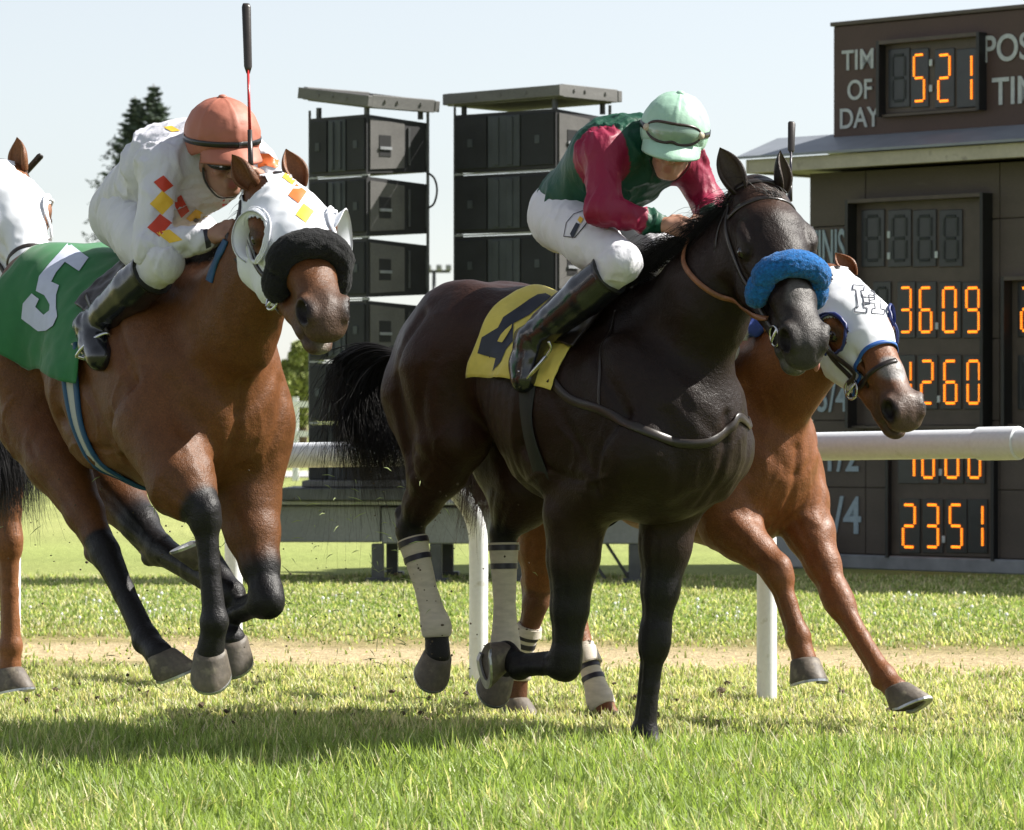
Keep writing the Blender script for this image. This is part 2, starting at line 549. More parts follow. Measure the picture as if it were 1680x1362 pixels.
# eave: fascia and sloped roof
zf = Z_EAVE
ubox('fascia', -.36, UR + .36, zf + .0, zf + .115, .33, .36, M_FASC, bev=.004)
ubox('fascia', -.39, -.362, zf + .0, zf + .115, -1.6, .36, M_FASC, bev=.004)
ubox('soffit', -.355, UR + .35, zf + .02, zf + .05, -1.55, .325, M_FRAME)
m = MB()
m.add([(-.44, -.42, zf + .118), (UR + .44, -.42, zf + .118), (UR + .44, .1, zf + .30), (-.44, .1, zf + .30),
       (-.44, -.42, zf + .140), (UR + .44, -.42, zf + .140), (UR + .44, .1, zf + .322), (-.44, .1, zf + .322),
       (-.44, 1.6, zf + .14), (UR + .44, 1.6, zf + .14), (-.44, 1.6, zf + .118), (UR + .44, 1.6, zf + .118)],
      [(0, 1, 5, 4), (4, 5, 6, 7), (0, 4, 7, 3), (1, 2, 6, 5), (7, 6, 9, 8), (3, 10, 11, 2), (8, 9, 11, 10), (3, 7, 8, 10), (2, 11, 9, 6), (0, 3, 2, 1)])
m.build('roof', M_ROOF, tote)
# upper sign
S0 = bu(1367, 0)
zt0, zt1 = bz(1367, 233), bz(1367, 44)
ubox('upper_sign', S0, UR - .3, zt0 - .05, zt1, -.25, 0, M_SIGN, bev=.008)
ubox('sign_cap', S0 - .02, UR - .28, zt1 + .002, zt1 + .035, -.27, .02, M_FRAME, bev=.004)

SEG = {0: 'abcdef', 1: 'bc', 2: 'abged', 3: 'abgcd', 4: 'fgbc', 5: 'afgcd', 6: 'afgedc', 7: 'abc', 8: 'abcdefg', 9: 'abcdfg'}
def digit(parent, u0, u1, z0, z1, off, val, lean=.0):
    """seven segment digit of LED dots: bounding box u0..u1, z0..z1 on plane off"""
    W, H = u1 - u0, z1 - z0
    t = W * .17
    segs = {'a': ((u0 + t, z1 - t / 2), (u1 - t, z1 - t / 2)), 'g': ((u0 + t, (z0 + z1) / 2), (u1 - t, (z0 + z1) / 2)), 'd': ((u0 + t, z0 + t / 2), (u1 - t, z0 + t / 2)),
            'f': ((u0 + t / 2, (z0 + z1) / 2 + t * .6), (u0 + t / 2, z1 - t * .9)), 'b': ((u1 - t / 2, (z0 + z1) / 2 + t * .6), (u1 - t / 2, z1 - t * .9)),
            'e': ((u0 + t / 2, z0 + t * .9), (u0 + t / 2, (z0 + z1) / 2 - t * .6)), 'c': ((u1 - t / 2, z0 + t * .9), (u1 - t / 2, (z0 + z1) / 2 - t * .6))}
    on, core, offm = MB(), MB(), MB()
    for k, (a, b) in segs.items():
        lit = val is not None and k in SEG[val]
        ln = math.hypot(b[0] - a[0], b[1] - a[1])
        n = max(3, int(round(ln / (t * .62))))
        for i in range(n):
            f = (i + .5) / n
            cu, cz = a[0] + (b[0] - a[0]) * f, a[1] + (b[1] - a[1]) * f
            hor = k in 'agd'
            su, sz = (ln / n * .72, t * .9) if hor else (t * .9, ln / n * .70)
            (on if lit else offm).box((cu, -off - .004, cz), (su, .008, sz), bev=.002)
            if lit: core.box((cu, -off - .010, cz), (su * .5, .004, sz * .5))
    if on.v:
        o = on.build('digit', M_LED, parent); o['kind'] = 'stuff'; core.build('digit_core', M_LEDY, o)['kind'] = 'stuff'
    if val is None and offm.v: offm.build('digit', M_SEGOFF, parent)['kind'] = 'stuff'

def display(name, px0, px1, py0, py1, rows, prj=.13, depth=.22, cells=None, strip=True, zoff=None):
    """a projecting housing holding rows of digits. rows: (py0, py1, [(px0,px1,val)...], [(px,py)...])"""
    u0, u1 = bu(px0, prj), bu(px1, prj)
    pm = (px0 + px1) / 2
    z1, z0 = bz(pm, py0, prj), bz(pm, py1, prj)
    d = empty(name); d.parent = tote
    th = .03
    ubox('side_hood', u0, u0 + th, z0, z1, -.03, prj, M_DARK, d)
    ubox('side_hood', u1 - th, u1, z0, z1, -.03, prj, M_DARK, d)
    ubox('top_hood', u0 + th, u1 - th, z1 - th, z1, -.03, prj, M_FRAME, d)
    ubox('bottom_hood', u0 + th, u1 - th, z0, z0 + th * .7, -.03, prj * .6, M_FRAME, d)
    ubox('back_panel', u0 + th, u1 - th, z0 + th, z1 - th, .001, .012, M_FRAME, d)
    for (ra, rb, digs, dots) in rows:
        for (a, b, val) in digs:
            ua, ub = bu(a, .03), bu(b, .03)
            za, zb = bz((a + b) / 2, rb, .03), bz((a + b) / 2, ra, .03)
            gx = (ub - ua) * .22; gz = (zb - za) * .1
            if ub + gx > u1 - th: ubx = u1 - th - .004
            else: ubx = ub + gx
            ubox('module', ua - gx, ubx, za - gz, zb + gz, .014, .026, M_MOD, d, bev=.003)
            if ub > u1 - th:   # digit partly behind the hood still exists
                pass
            digit(d, ua, ub, za, zb, .028, val)
        for (a, c) in dots:
            uu, zz = bu(a, .03), bz(a, c, .03)
            ubox('colon_dot', uu - .016, uu + .016, zz - .028, zz + .028, .027, .034, M_DOT, d, bev=.006)
    return d

display('clock_display', 1437, 1606, 60, 186, [(88, 168, [(1462, 1486, None), (1498, 1518, 5), (1538, 1560, 2), (1574, 1596, 1)], [(1527, 103), (1527, 145)])], prj=.1)
display('time_display', 1386, 1612, 322, 703, [
    (352, 430, [(1418, 1444, None), (1462, 1488, None), (1503, 1529, None), (1546, 1572, None)], [(1458, 385), (1458, 420), (1536, 418)]),
    (470, 547, [(1436, 1456, None), (1476, 1496, 3), (1508, 1530, 6), (1546, 1570, 0), (1584, 1608, 9)], [(1537, 535)]),
    (590, 664, [(1436, 1456, None), (1476, 1496, 1), (1510, 1532, 2), (1548, 1571, 6), (1586, 1609, 0)], [(1540, 655)])], prj=.13)
display('fraction_display', 1452, 1630, 700, 918, [
    (712, 786, [(1478, 1502, 4), (1512, 1534, 8), (1550, 1574, 0), (1588, 1610, 0)], [(1543, 775)]),
    (826, 900, [(1480, 1503, 2), (1518, 1541, 3), (1557, 1580, 5), (1592, 1614, 1)], [(1548, 885)])], prj=.06)
display('finish_display', 1642, 1900, 450, 700, [
    (470, 545, [(1674, 1698, 2), (1712, 1736, 3), (1752, 1776, 1)], []), (590, 664, [(1674, 1698, None), (1712, 1736, None), (1752, 1776, None)], [])], prj=.12)

def text_mesh(name, s, u, z, h, off, mat, sx=1.0, align='CENTER', parent=tote, thick=.004):
    c = bpy.data.curves.new(name, 'FONT'); c.body = s; c.align_x = align; c.align_y = 'CENTER'; c.extrude = thick; c.offset = .012
    to = bpy.data.objects.new(name, c); COL.objects.link(to)
    dg = bpy.context.evaluated_depsgraph_get()
    me = bpy.data.meshes.new_from_object(to.evaluated_get(dg))
    bpy.data.objects.remove(to)
    co = np.array([v.co[:] for v in me.vertices])
    ymin, ymax = co[:, 1].min(), co[:, 1].max()
    k = h / (ymax - ymin)
    V = [(u + x * k * sx, -off - (zz + thick) * 1.0, z + (y - (ymin + ymax) / 2) * k) for x, y, zz in co]
    F = [tuple(p.vertices) for p in me.polygons]
    bpy.data.meshes.remove(me)
    return link_mesh(name, V, F, mat, parent)
def board_text(s, px, py, hpx, off, mat, sx=1.0):
    return text_mesh('lettering', s, bu(px, off), bz(px, py, off), hpx * (TL.y - bu(px) * .7071) / FPX, off, mat, sx)
board_text('TIME', 1417, 97, 33, .004, M_LET, .92)
board_text('OF', 1411, 147, 33, .004, M_LET, .92)
board_text('DAY', 1410, 193, 33, .004, M_LET, .92)
board_text('POST', 1666, 77, 45, .004, M_LET, .92)
board_text('TIME', 1678, 147, 45, .004, M_LET, .92)
board_text('FINISH', 1368, 405, 58, .004, M_LETB, .42)
board_text('3/4', 1366, 652, 48, .004, M_LETB, .8)
board_text('1/2', 1380, 748, 52, .004, M_LETB, .85)
board_text('1/4', 1376, 845, 62, .004, M_LETB, .9)
# grey cabinet beside the board
m = MB(); m.box((0, 0, .16), (.34, .3, .32), bev=.015)
cb = m.build('utility_box', new_mat('pale_grey_paint', (.33, .35, .37), .6, noise=(6, .1)))
cb.location = P(1294, 930, 31.8); cb.location.z = 0
tag(cb, 'small pale grey utility box at the left foot of the tote board', 'box')

# ------------------------------------------------------------------ loudspeaker stacks on a trailer deck
M_CAB = new_mat('cabinet_black', (.013, .013, .015), .62, noise=(9, .2), bump=(200, .001, .3))
M_SIDE = new_mat('cabinet_side', (.095, .091, .088), .6, noise=[(6, .15), (60, .1)], bump=(200, .001, .3))
M_GRILLE = new_mat('grille', (.015, .016, .020), .8, noise=[(5, .25), (220, .35)])
M_GRILL2 = new_mat('grille_centre', (.045, .052, .06), .7, noise=[(5, .2), (200, .3)])
M_STEEL = new_mat('dark_steel', (.075, .078, .082), .5, metal=.4, noise=(10, .2))
M_DECK = new_mat('deck_grey', (.19, .195, .20), .7, noise=[(2, .15), (40, .1)], bump=(50, .002, .3))
M_BEAM = new_mat('weathered_beam', (.12, .118, .115), .75, noise=[(3, .2), (40, .15)], stretch=(1, 1, 4))
M_BRASS = new_mat('logo_brass', (.25, .2, .1), .5)
def cabinet(parent, z, w, d, h, tilt=0):
    """wedge line-array cabinet: local -y is the grille (front-left in view), +x is the visible side"""
    taper = .034
    c = MB()
    x0, x1 = -w / 2, w / 2
    y0, y1 = -d / 2, d / 2
    vs = []
    for x in (x0, x1):
        vs += [(x, y0, z), (x, y0, z + h), (x, y1, z + h - taper), (x, y1, z + taper)]
    c.add(vs, [(0, 1, 2, 3), (7, 6, 5, 4), (0, 4, 5, 1), (3, 2, 6, 7), (1, 5, 6, 2), (0, 3, 7, 4)])
    cab = c.build('cabinet', M_CAB, parent)
    # grille: three sections proud of the face
    gw = w / 3 - .02
    for k, mt in ((-1, M_GRILLE), (0, M_GRILL2), (1, M_GRILLE)):
        g_ = MB(); g_.box((k * (w / 3 - .003), y0 - .008, z + h / 2), (gw, .014, h - .05), bev=.004)
        if k == 0:
            for j in (-1, 1): g_.box((j * gw * .22, y0 - .02, z + h / 2), (gw * .16, .02, h - .08), bev=.004)
        g_.build('grille', mt, cab)
        if k: 
            l_ = MB(); l_.box((k * (w / 3), y0 - .018, z + h * .5), (.045, .006, .06)); l_.build('badge', M_GRILL2, cab)
    # side plate with square handle recess
    s_ = MB()
    a0, a1 = y0 + .03, y0 + d * .60
    s_.add([(x1 + .003, a0, z + .03), (x1 + .003, a0, z + h - .03), (x1 + .003, a1, z + h - .055), (x1 + .003, a1, z + .055),
            (x1 + .012, a0, z + .03), (x1 + .012, a0, z + h - .03), (x1 + .012, a1, z + h - .055), (x1 + .012, a1, z + .055)],
           [(4, 7, 6, 5), (0, 4, 5, 1), (3, 2, 6, 7), (1, 5, 6, 2), (0, 3, 7, 4)])
    s_.build('side_plate', M_SIDE, cab)
    hy = y0 + d * .28
    h_ = MB(); h_.box((x1 + .014, hy, z + h * .48), (.004, .12, .16)); h_.build('handle_recess', M_DARK, cab)
    h_ = MB(); h_.box((x1 + .022, hy, z + h * .44), (.012, .12, .022)); h_.build('handle', M_PLINTH, cab)
    h_ = MB()
    for yy in (a1 + .05, y1 - .02):
        h_ = MB(); h_.box((x1 + .008, yy, z + h * .5), (.012, .02, h - .16)); h_.build('rigging_plate', M_STEEL, cab)
    for yy in (a1 + .05, y1 - .03):
        for zz in (.1, .5, .85): pass
    return cab
def stack(label, pxc, Y, w, d, n, ztop, pitch, tilt, rz):
    base = P(pxc, 690, Y); base.z = 0
    st = empty('speaker_stack', base, rz)
    tag(st, label, 'loudspeakers', 'loudspeaker stacks behind the rail')
    z = ztop
    for k in range(n):
        z -= pitch
        cabinet(st, z, w, d, pitch - .024)
        for (x, y) in ((-w / 2 + .03, -d / 2 + .02), (w / 2 - .03, -d / 2 + .02)):
            b_ = MB(); b_.box((x, y, z - .012), (.05, .03, .022)); b_.build('link_pin', M_STEEL, st)
    # light steel edge between cabinets
    for k in range(n - 1):
        zz = ztop - pitch * (k + 1)
        b_ = MB(); b_.box((0, -d / 2 + .012, zz + pitch - pitch - .0125), (w + .03, .02, .010)); b_.build('edge_strip', new_edge, st)
    # rear flying bars (upright frame at the back corner)
    b_ = MB(); b_.tube([(w / 2 + .01, d / 2 - .01, z), (w / 2 + .01, d / 2 - .01, ztop + .04)], .012, 8); b_.build('upright_bar', M_STEEL, st)
    b_ = MB(); b_.tube([(-w / 2 - .01, -d / 2 + .01, z), (-w / 2 - .01, -d / 2 + .01, ztop + .04)], .010, 8); b_.build('upright_bar', M_STEEL, st)
    # bumper frame on top
    for (x, y) in ((-w / 2 + .05, -d / 2 + .05), (w / 2 - .04, -d / 2 + .04), (w / 2 - .03, d / 2 - .05)):
        b_ = MB(); b_.box((x, y, ztop + .015), (.03, .03, .09)); b_.build('strut', M_STEEL, st)
    M_ = Matrix.Rotation(tilt, 3, 'Y')
    c0 = Vector((0, 0, ztop + .10 + abs(math.sin(tilt)) * w * .25))
    b_ = MB()
    for y in (-d / 2 - .03, d / 2 + .03): b_.box(c0 + M_ @ Vector((0, y, 0)), (w + .16, .05, .085), M_, bev=.004)
    for x in (-w / 2 - .05, w / 2 + .05): b_.box(c0 + M_ @ Vector((x, 0, .001)), (.05, d + .012, .098), M_, bev=.004)
    b_.box(c0 + M_ @ Vector((0, 0, -.048)), (w + .02, d + .01, .012), M_)
    for y in (-d / 2 - .056,):
        for x in (-.25, 0, .25): b_.box(c0 + M_ @ Vector((x * w, y, 0)), (.02, .012, .02), M_)
    for yy in (-.3, -.1, .28): b_.box(c0 + M_ @ Vector((w / 2 + .08, yy * d, .01)), (.012, .02, .02), M_)
    b_.build('top_frame', M_BEAM, st)
    return st
new_edge = new_mat('edge_pale', (.35, .36, .37), .5)
s1 = stack('black loudspeaker tower with a tilted top frame, behind the bay horse head', 605, 29.4, .64, .64, 6, 1.22 + (690 - 190) / 214.3, .468, math.radians(8), math.radians(-45))
s2 = stack('black loudspeaker tower with a level top frame, behind the jockey in green', 873, 29.4, 1.0, .65, 6, 1.22 + (690 - 183) / 214.3, .468, math.radians(-.5), math.radians(-40))
# loose cable on the left tower
m = MB(); m.tube(catmull([P(700, 283, 29.1), P(712, 292, 29.1), P(717, 312, 29.1), P(712, 334, 29.1), P(701, 342, 29.1)], 5), .008, 6)
cbl = m.build('cable', M_CAB, None, True)
cbl.data.transform(Matrix.Translation(-s1.location)); cbl.location = s1.location
tag(cbl, 'loose black cable looping off the right side of the left loudspeaker tower', 'cable')

# trailer deck
deck = empty('trailer_deck', (P(740, 690, 29.5).x, 29.5, 0), math.radians(-3))
tag(deck, 'long low grey trailer deck on legs carrying the loudspeaker towers', 'trailer')
for (a, b, zt_, zb_, mt) in ((-1.42, -.50, .575, .30, M_DECK), (-.49, 1.5, .565, .29, M_DECK)):
    m = MB(); m.box(((a + b) / 2, .2, (zt_ + zb_) / 2), (b - a, 1.5, zt_ - zb_), bev=.01); m.build('side_beam', mt, deck)
m = MB(); m.box((.04, .2, .60), (3.0, 1.7, .03), bev=.006); m.build('deck_plate', new_mat('deck_edge', (.30, .30, .30), .6, noise=(5, .2)), deck)
for x in (-.52, -.08, .55, 1.42):
    for y in (-.5, .8):
        m = MB(); m.box((x, y, .145), (.09, .09, .29), bev=.006); m.box((x, y, .015), (.18, .16, .03), bev=.005)
        m.build('leg', M_STEEL, deck)
m = MB(); m.box((-.66, -.28, .666), (1.15, .9, .095), bev=.008); m.build('base_frame', M_STEEL, deck)
m = MB(); m.box((-.66, -.28, .742), (.85, .7, .05), bev=.008); m.build('base_frame', M_BEAM, deck)
m = MB(); m.box((.82, .1, .666), (1.2, .9, .095), bev=.008); m.build('base_frame', M_STEEL, deck)
for a, b in (((1.0, -.4), (1.2, -.4)), ((1.2, -.42), (1.38, -.42))):
    m = MB(); m.tube([(a[0], a[1], .3), (b[0], b[1], .02)], .012, 6); m.build('brace', M_STEEL, deck)

# ------------------------------------------------------------------ distance
MAT_NEEDLE = new_mat('spruce_needles', attr='col', rough=.8)
MAT_BARK = new_mat('bark', (.12, .085, .06), .9, noise=(3, .3), bump=(12, .03, .6))
MAT_LEAF = new_mat('leaves', attr='col', rough=.7)
def leaf_cloud(centres, radii, n, size, cols, seed):
    r = np.random.default_rng(seed)
    k = r.integers(0, len(centres), n)
    C = np.array(centres)[k]; R = np.array(radii)[k]
    d = r.normal(size=(n, 3)); d /= np.linalg.norm(d, axis=1)[:, None]
    rad = r.uniform(.45, 1.05, n) ** .6
    p = C + d * R * rad[:, None]
    a = r.normal(size=(n, 3)); a /= np.linalg.norm(a, axis=1)[:, None]
    b = np.cross(a, r.normal(size=(n, 3))); b /= np.linalg.norm(b, axis=1)[:, None]
    s = size * r.uniform(.6, 1.4, n)[:, None]
    V = np.stack([p - a * s, p + b * s * .6, p + a * s, p - b * s * .6], 1).reshape(-1, 3)
    q = np.arange(n * 4).reshape(-1, 4)
    t = r.uniform(0, 1, n)[:, None]
    c = np.array(cols[0]) * (1 - t) + np.array(cols[1]) * t
    return V, q, np.repeat(c, 4, 0)
def spruce(px, Y, ytop, half, label, seed):
    base = P(px, 690, Y); base.z = 0
    H = CAM_H + (690 - ytop) * Y / FPX
    r = np.random.default_rng(seed)
    t = empty('spruce_tree', base); tag(t, label, 'tree')
    m = MB(); m.tube([(0, 0, 0), (0, 0, H * .5), (0, 0, H)], [.25, .15, .02], 8); m.build('trunk', MAT_BARK, t, True)
    V = []; C = []
    nw = 64
    for k in range(nw):
        f = k / nw
        z = H * (.12 + .88 * f)
        L = min(half * 4.6 * (1 - f) + .07, 1.7)
        for j in range(11):
            a = r.uniform(0, 2 * math.pi); ll = L * r.uniform(.5, 1.15)
            n = 46
            tt = r.uniform(.15, 1, n)
            up = -.12 + .42 * tt ** 2
            pos = np.stack([np.cos(a) * ll * tt, np.sin(a) * ll * tt, z + up * ll * .6 - .1 * ll], 1) + r.normal(size=(n, 3)) * [.08 * ll, .08 * ll, .02 * ll + .02]
            dr = np.stack([np.cos(a) + r.normal(size=n) * .8, np.sin(a) + r.normal(size=n) * .8, r.normal(size=n) * .4 + .1], 1)
            dr /= np.linalg.norm(dr, axis=1)[:, None]
            w = np.cross(dr, r.normal(size=(n, 3))); w /= np.linalg.norm(w, axis=1)[:, None]
            s = .13; ww = .035
            V.append(np.stack([pos - dr * s, pos + w * ww, pos + dr * s, pos - w * ww], 1).reshape(-1, 3))
            c = np.array([.055, .080, .055]) * (1 + r.normal() * .2) * r.uniform(.7, 1.4, n)[:, None]
            C.append(np.repeat(c, 4, 0))
    V = np.concatenate(V); C = np.concatenate(C)
    me = quick_mesh('crown', V, np.arange(len(V)).reshape(-1, 4))
    finish('crown', me, MAT_NEEDLE, t, False, {'col': C})
spruce(252, 150, 138, 1.35, 'taller right hand top of the dark spruce pair rising behind the white jockey', 1)
spruce(222, 151, 158, 1.25, 'shorter left hand top of the dark spruce pair rising behind the white jockey', 2)

def broadleaf(px, Y, ytop, wpx, label, seed, cols, pxoff=0):
    base = P(px, 690, Y); base.z = 0
    H = CAM_H + (690 - ytop) * Y / FPX
    Wd = wpx * Y / FPX / 2
    r = random.Random(seed)
    t = empty('leafy_tree', base); tag(t, label, 'tree', 'trees along the far side of the course')
    m = MB(); m.tube([(0, 0, 0), (.1, 0, H * .35), (0, .1, H * .75)], [.22, .16, .05], 8)
    for k in range(5):
        a = r.uniform(0, 6.28); m.tube([(0, 0, H * .3), (math.cos(a) * Wd * .5, math.sin(a) * Wd * .5, H * .65)], [.09, .03], 6)
    m.build('trunk', MAT_BARK, t, True)
    cs, rs = [], []
    for k in range(26):
        a = r.uniform(0, 6.28); rr = r.uniform(0, .8) * Wd; z = r.uniform(.3, .9) * H
        q = Wd * r.uniform(.22, .42)
        cs.append((math.cos(a) * rr, math.sin(a) * rr, min(z, H - q * .8))); rs.append((q, q, q * .8))
    V, Q, C = leaf_cloud(cs, rs, 9000, .11, cols, seed)
    finish('crown', quick_mesh('crown', V, Q), MAT_LEAF, t, False, {'col': C})
yg = ((.16, .20, .05), (.30, .33, .10)); dg = ((.06, .10, .03), (.14, .19, .06))
for i, (px, Y, yt, w, cc, lb) in enumerate([
        (492, 120, 545, 90, yg, 'yellow green leafy tree seen left of the left loudspeaker tower'),
        (405, 132, 560, 110, yg, 'leafy tree beyond the course behind the bay horse'),
        (670, 170, 492, 70, dg, 'low round tree right beside the left loudspeaker tower'),
        (715, 185, 505, 70, yg, 'small pale tree under the light pole between the towers'),
        (770, 180, 510, 80, dg, 'low tree beyond the course behind the right loudspeaker tower'),
        (-60, 150, 520, 130, dg, 'leafy tree beyond the left edge of the course'),
        (60, 140, 610, 90, dg, 'leafy bush beyond the far fence at the left edge'),
        (1050, 190, 560, 120, dg, 'leafy tree far behind the dark horse'),
        (1180, 185, 570, 120, dg, 'leafy tree far behind the dark horse neck'),
        (1290, 190, 575, 80, yg, 'leafy tree far beyond the left side of the tote board'),
        (250, 160, 590, 160, dg, 'broad leafy tree far behind the jockey in white')]):
    broadleaf(px, Y, yt, w, lb, 40 + i, cc)
# light pole
lp = empty('light_pole', (P(712, 690, 130).x, 130, 0)); tag(lp, 'tall slim light pole far off between the two loudspeaker towers', 'lamp post')
hp_ = CAM_H + (690 - 443) * 130 / FPX
m = MB(); m.tube([(0, 0, 0), (0, 0, hp_)], [.11, .06], 8); m.build('pole', M_STEEL, lp, True)
m = MB(); m.box((0, 0, hp_ - .05), (1.1, .1, .1)); m.build('crossarm', M_STEEL, lp)
for x in (-.5, -.18, .18, .5):
    m = MB(); m.box((x, -.1, hp_ + .08), (.2, .2, .2), bev=.03); m.build('floodlight', M_PLINTH, lp)
# pale access road and far white fence
m = MB(); m.add([(-300, 82, .02), (300, 82, .02), (300, 92, .02), (-300, 92, .02)], [(0, 1, 2, 3)])
tag(m.build('road', new_mat('gravel_road', (.42, .41, .38), .9, noise=(2, .1))), kind='structure')
ff = empty('far_fence', (-15, 78, 0)); tag(ff, 'distant white post and rail fence beyond the infield grass', 'fence')
for z in (.95, 1.55):
    m = MB(); m.box((12, 0, z), (30, .06, .12)); m.build('fence_rail', MAT_POST, ff)
for k in range(15):
    m = MB(); m.box((-2 + k * 2.1, .05, .85), (.12, .12, 1.7)); m.build('fence_post', MAT_POST, ff)
# ------------------------------------------------------------------ implicit surface sculpting
class Sdf:
    MARG = 0.075
    def __init__(self, lo, hi, h):
        self.lo = np.array(lo, float); self.h = h
        self.n = np.ceil((np.array(hi) - self.lo) / h).astype(int) + 1
        self.d = np.full(self.n, 0.2, dtype=np.float32)
    def block(self, lo, hi):
        i0 = np.clip(np.floor((np.array(lo) - self.MARG - self.lo) / self.h).astype(int), 0, self.n)
        i1 = np.clip(np.ceil((np.array(hi) + self.MARG - self.lo) / self.h).astype(int) + 1, 0, self.n)
        if np.any(i1 <= i0): return None
        ax = [(self.lo[k] + np.arange(i0[k], i1[k]) * self.h).astype(np.float32) for k in range(3)]
        return tuple(slice(i0[k], i1[k]) for k in range(3)), ax[0][:, None, None], ax[1][None, :, None], ax[2][None, None, :]
    def merge(self, sl, d, k, op):
        c = self.d[sl]
        if op == 'sub':
            d = -d
            h = np.maximum(k - np.abs(c - d), 0) / max(k, 1e-6)
            self.d[sl] = np.maximum(c, d) + h * h * k * .25
        else:
            h = np.maximum(k - np.abs(c - d), 0) / max(k, 1e-6)
            self.d[sl] = np.minimum(c, d) - h * h * k * .25
    def cone(self, a, b, ra, rb, k=.03, w=None, f=1.0, op='add'):
        a = np.array(a, float); b = np.array(b, float)
        R = max(ra, rb) * max(1, 1 / f)
        bl = self.block(np.minimum(a, b) - R, np.maximum(a, b) + R)
        if bl is None: return
        sl, x, y, z = bl
        X, Y, Z = x - a[0], y - a[1], z - a[2]
        ba = b - a
        if w is not None and f != 1:
            w = np.array(w, float); w /= np.linalg.norm(w)
            q = (X * w[0] + Y * w[1] + Z * w[2]) * (f - 1)
            X = X + q * w[0]; Y = Y + q * w[1]; Z = Z + q * w[2]
            ba = ba + (f - 1) * ba.dot(w) * w
        L2 = max(ba.dot(ba), 1e-9)
        t = np.clip((X * ba[0] + Y * ba[1] + Z * ba[2]) / L2, 0, 1)
        d = np.sqrt((X - t * ba[0]) ** 2 + (Y - t * ba[1]) ** 2 + (Z - t * ba[2]) ** 2) - (ra + (rb - ra) * t)
        self.merge(sl, d.astype(np.float32), k, op)
    def ell(self, c, r, ax=None, k=.03, op='add'):
        c = np.array(c, float); r = np.array(r, float)
        R = r.max()
        bl = self.block(c - R, c + R)
        if bl is None: return
        sl, x, y, z = bl
        X, Y, Z = x - c[0], y - c[1], z - c[2]
        A = np.eye(3) if ax is None else np.array([list(v) for v in ax], float)
        if ax is not None: A = A / np.linalg.norm(A, axis=1)[:, None]
        u = [X * A[i, 0] + Y * A[i, 1] + Z * A[i, 2] for i in range(3)]
        k0 = np.sqrt(sum((u[i] / r[i]) ** 2 for i in range(3))) + 1e-6
        k1 = np.sqrt(sum((u[i] / r[i] ** 2) ** 2 for i in range(3))) + 1e-6
        d = k0 * (k0 - 1) / k1
        self.merge(sl, d.astype(np.float32), k, op)
    def chain(self, pts, rads, k=.02, w=None, f=1.0, op='add'):
        for i in range(len(pts) - 1):
            fi = f[i] if hasattr(f, '__len__') else f
            self.cone(pts[i], pts[i + 1], rads[i], rads[i + 1], k, w, fi, op)
    def plane_cut(self, p, n):
        """remove everything on the side n points to"""
        x = (self.lo[0] + np.arange(self.n[0]) * self.h)[:, None, None]
        y = (self.lo[1] + np.arange(self.n[1]) * self.h)[None, :, None]
        z = (self.lo[2] + np.arange(self.n[2]) * self.h)[None, None, :]
        n = np.array(n, float); n /= np.linalg.norm(n)
        d = (x - p[0]) * n[0] + (y - p[1]) * n[1] + (z - p[2]) * n[2]
        self.d = np.maximum(self.d, d.astype(np.float32))
    def smooth(self, it=1):
        for _ in range(it):
            d = self.d
            for ax in range(3):
                d2 = d.copy()
                s1 = [slice(None)] * 3; s2 = [slice(None)] * 3; s3 = [slice(None)] * 3
                s1[ax] = slice(0, -2); s2[ax] = slice(1, -1); s3[ax] = slice(2, None)
                d2[tuple(s2)] = (d[tuple(s1)] + 2 * d[tuple(s2)] + d[tuple(s3)]) * .25
                d = d2
            self.d = d
    def mesh(self):
        self.d[0] = self.d[-1] = .2; self.d[:, 0] = self.d[:, -1] = .2; self.d[:, :, 0] = self.d[:, :, -1] = .2
        g = vdb.FloatGrid(.2)
        g.copyFromArray(np.clip(self.d, -.2, .2).astype(np.float64))
        pts, quads = g.convertToQuads(isovalue=0.0)
        V = pts * self.h + self.lo
        a, b, c = V[quads[:, 0]], V[quads[:, 1]], V[quads[:, 2]]
        vol = np.einsum('ij,ij->i', a - V.mean(0), np.cross(b - V.mean(0), c - V.mean(0))).sum()
        return V, (quads if vol > 0 else quads[:, ::-1])

def vnormals(V, Q):
    a = V[Q[:, 0]]; b = V[Q[:, 1]]; c = V[Q[:, 2]]; d = V[Q[:, 3]]
    n = np.cross(c - a, d - b)
    N = np.zeros_like(V)
    for i in range(4): np.add.at(N, Q[:, i], n)
    N /= np.linalg.norm(N, axis=1)[:, None] + 1e-12
    return N

def seg_dist(V, a, b):
    a = np.array(a, float); b = np.array(b, float); ba = b - a
    t = np.clip((V - a) @ ba / max(ba @ ba, 1e-9), 0, 1)
    return np.linalg.norm(V - a - t[:, None] * ba, axis=1), t

def bvh_of(o):
    """BVH of a mesh object in WORLD coordinates"""
    me = o.data
    co = np.empty(len(me.vertices) * 3, np.float32); me.vertices.foreach_get('co', co)
    M = world_mat(o)
    co = co.reshape(-1, 3) @ np.array(M.to_3x3()).T + np.array(M.translation)
    polys = [tuple(p.vertices) for p in me.polygons]
    return bvhtree.BVHTree.FromPolygons([Vector(c) for c in co.tolist()], polys)

def world_mat(o):
    M = Matrix.LocRotScale(o.location, o.rotation_euler, o.scale)
    p = o.parent
    while p is not None:
        M = Matrix.LocRotScale(p.location, p.rotation_euler, p.scale) @ M
        p = p.parent
    return M

def pix_ray(bvh, px, py):
    o = Vector((0, 0, CAM_H)); d = (P(px, py, 10) - o).normalized()
    return bvh.ray_cast(o, d)

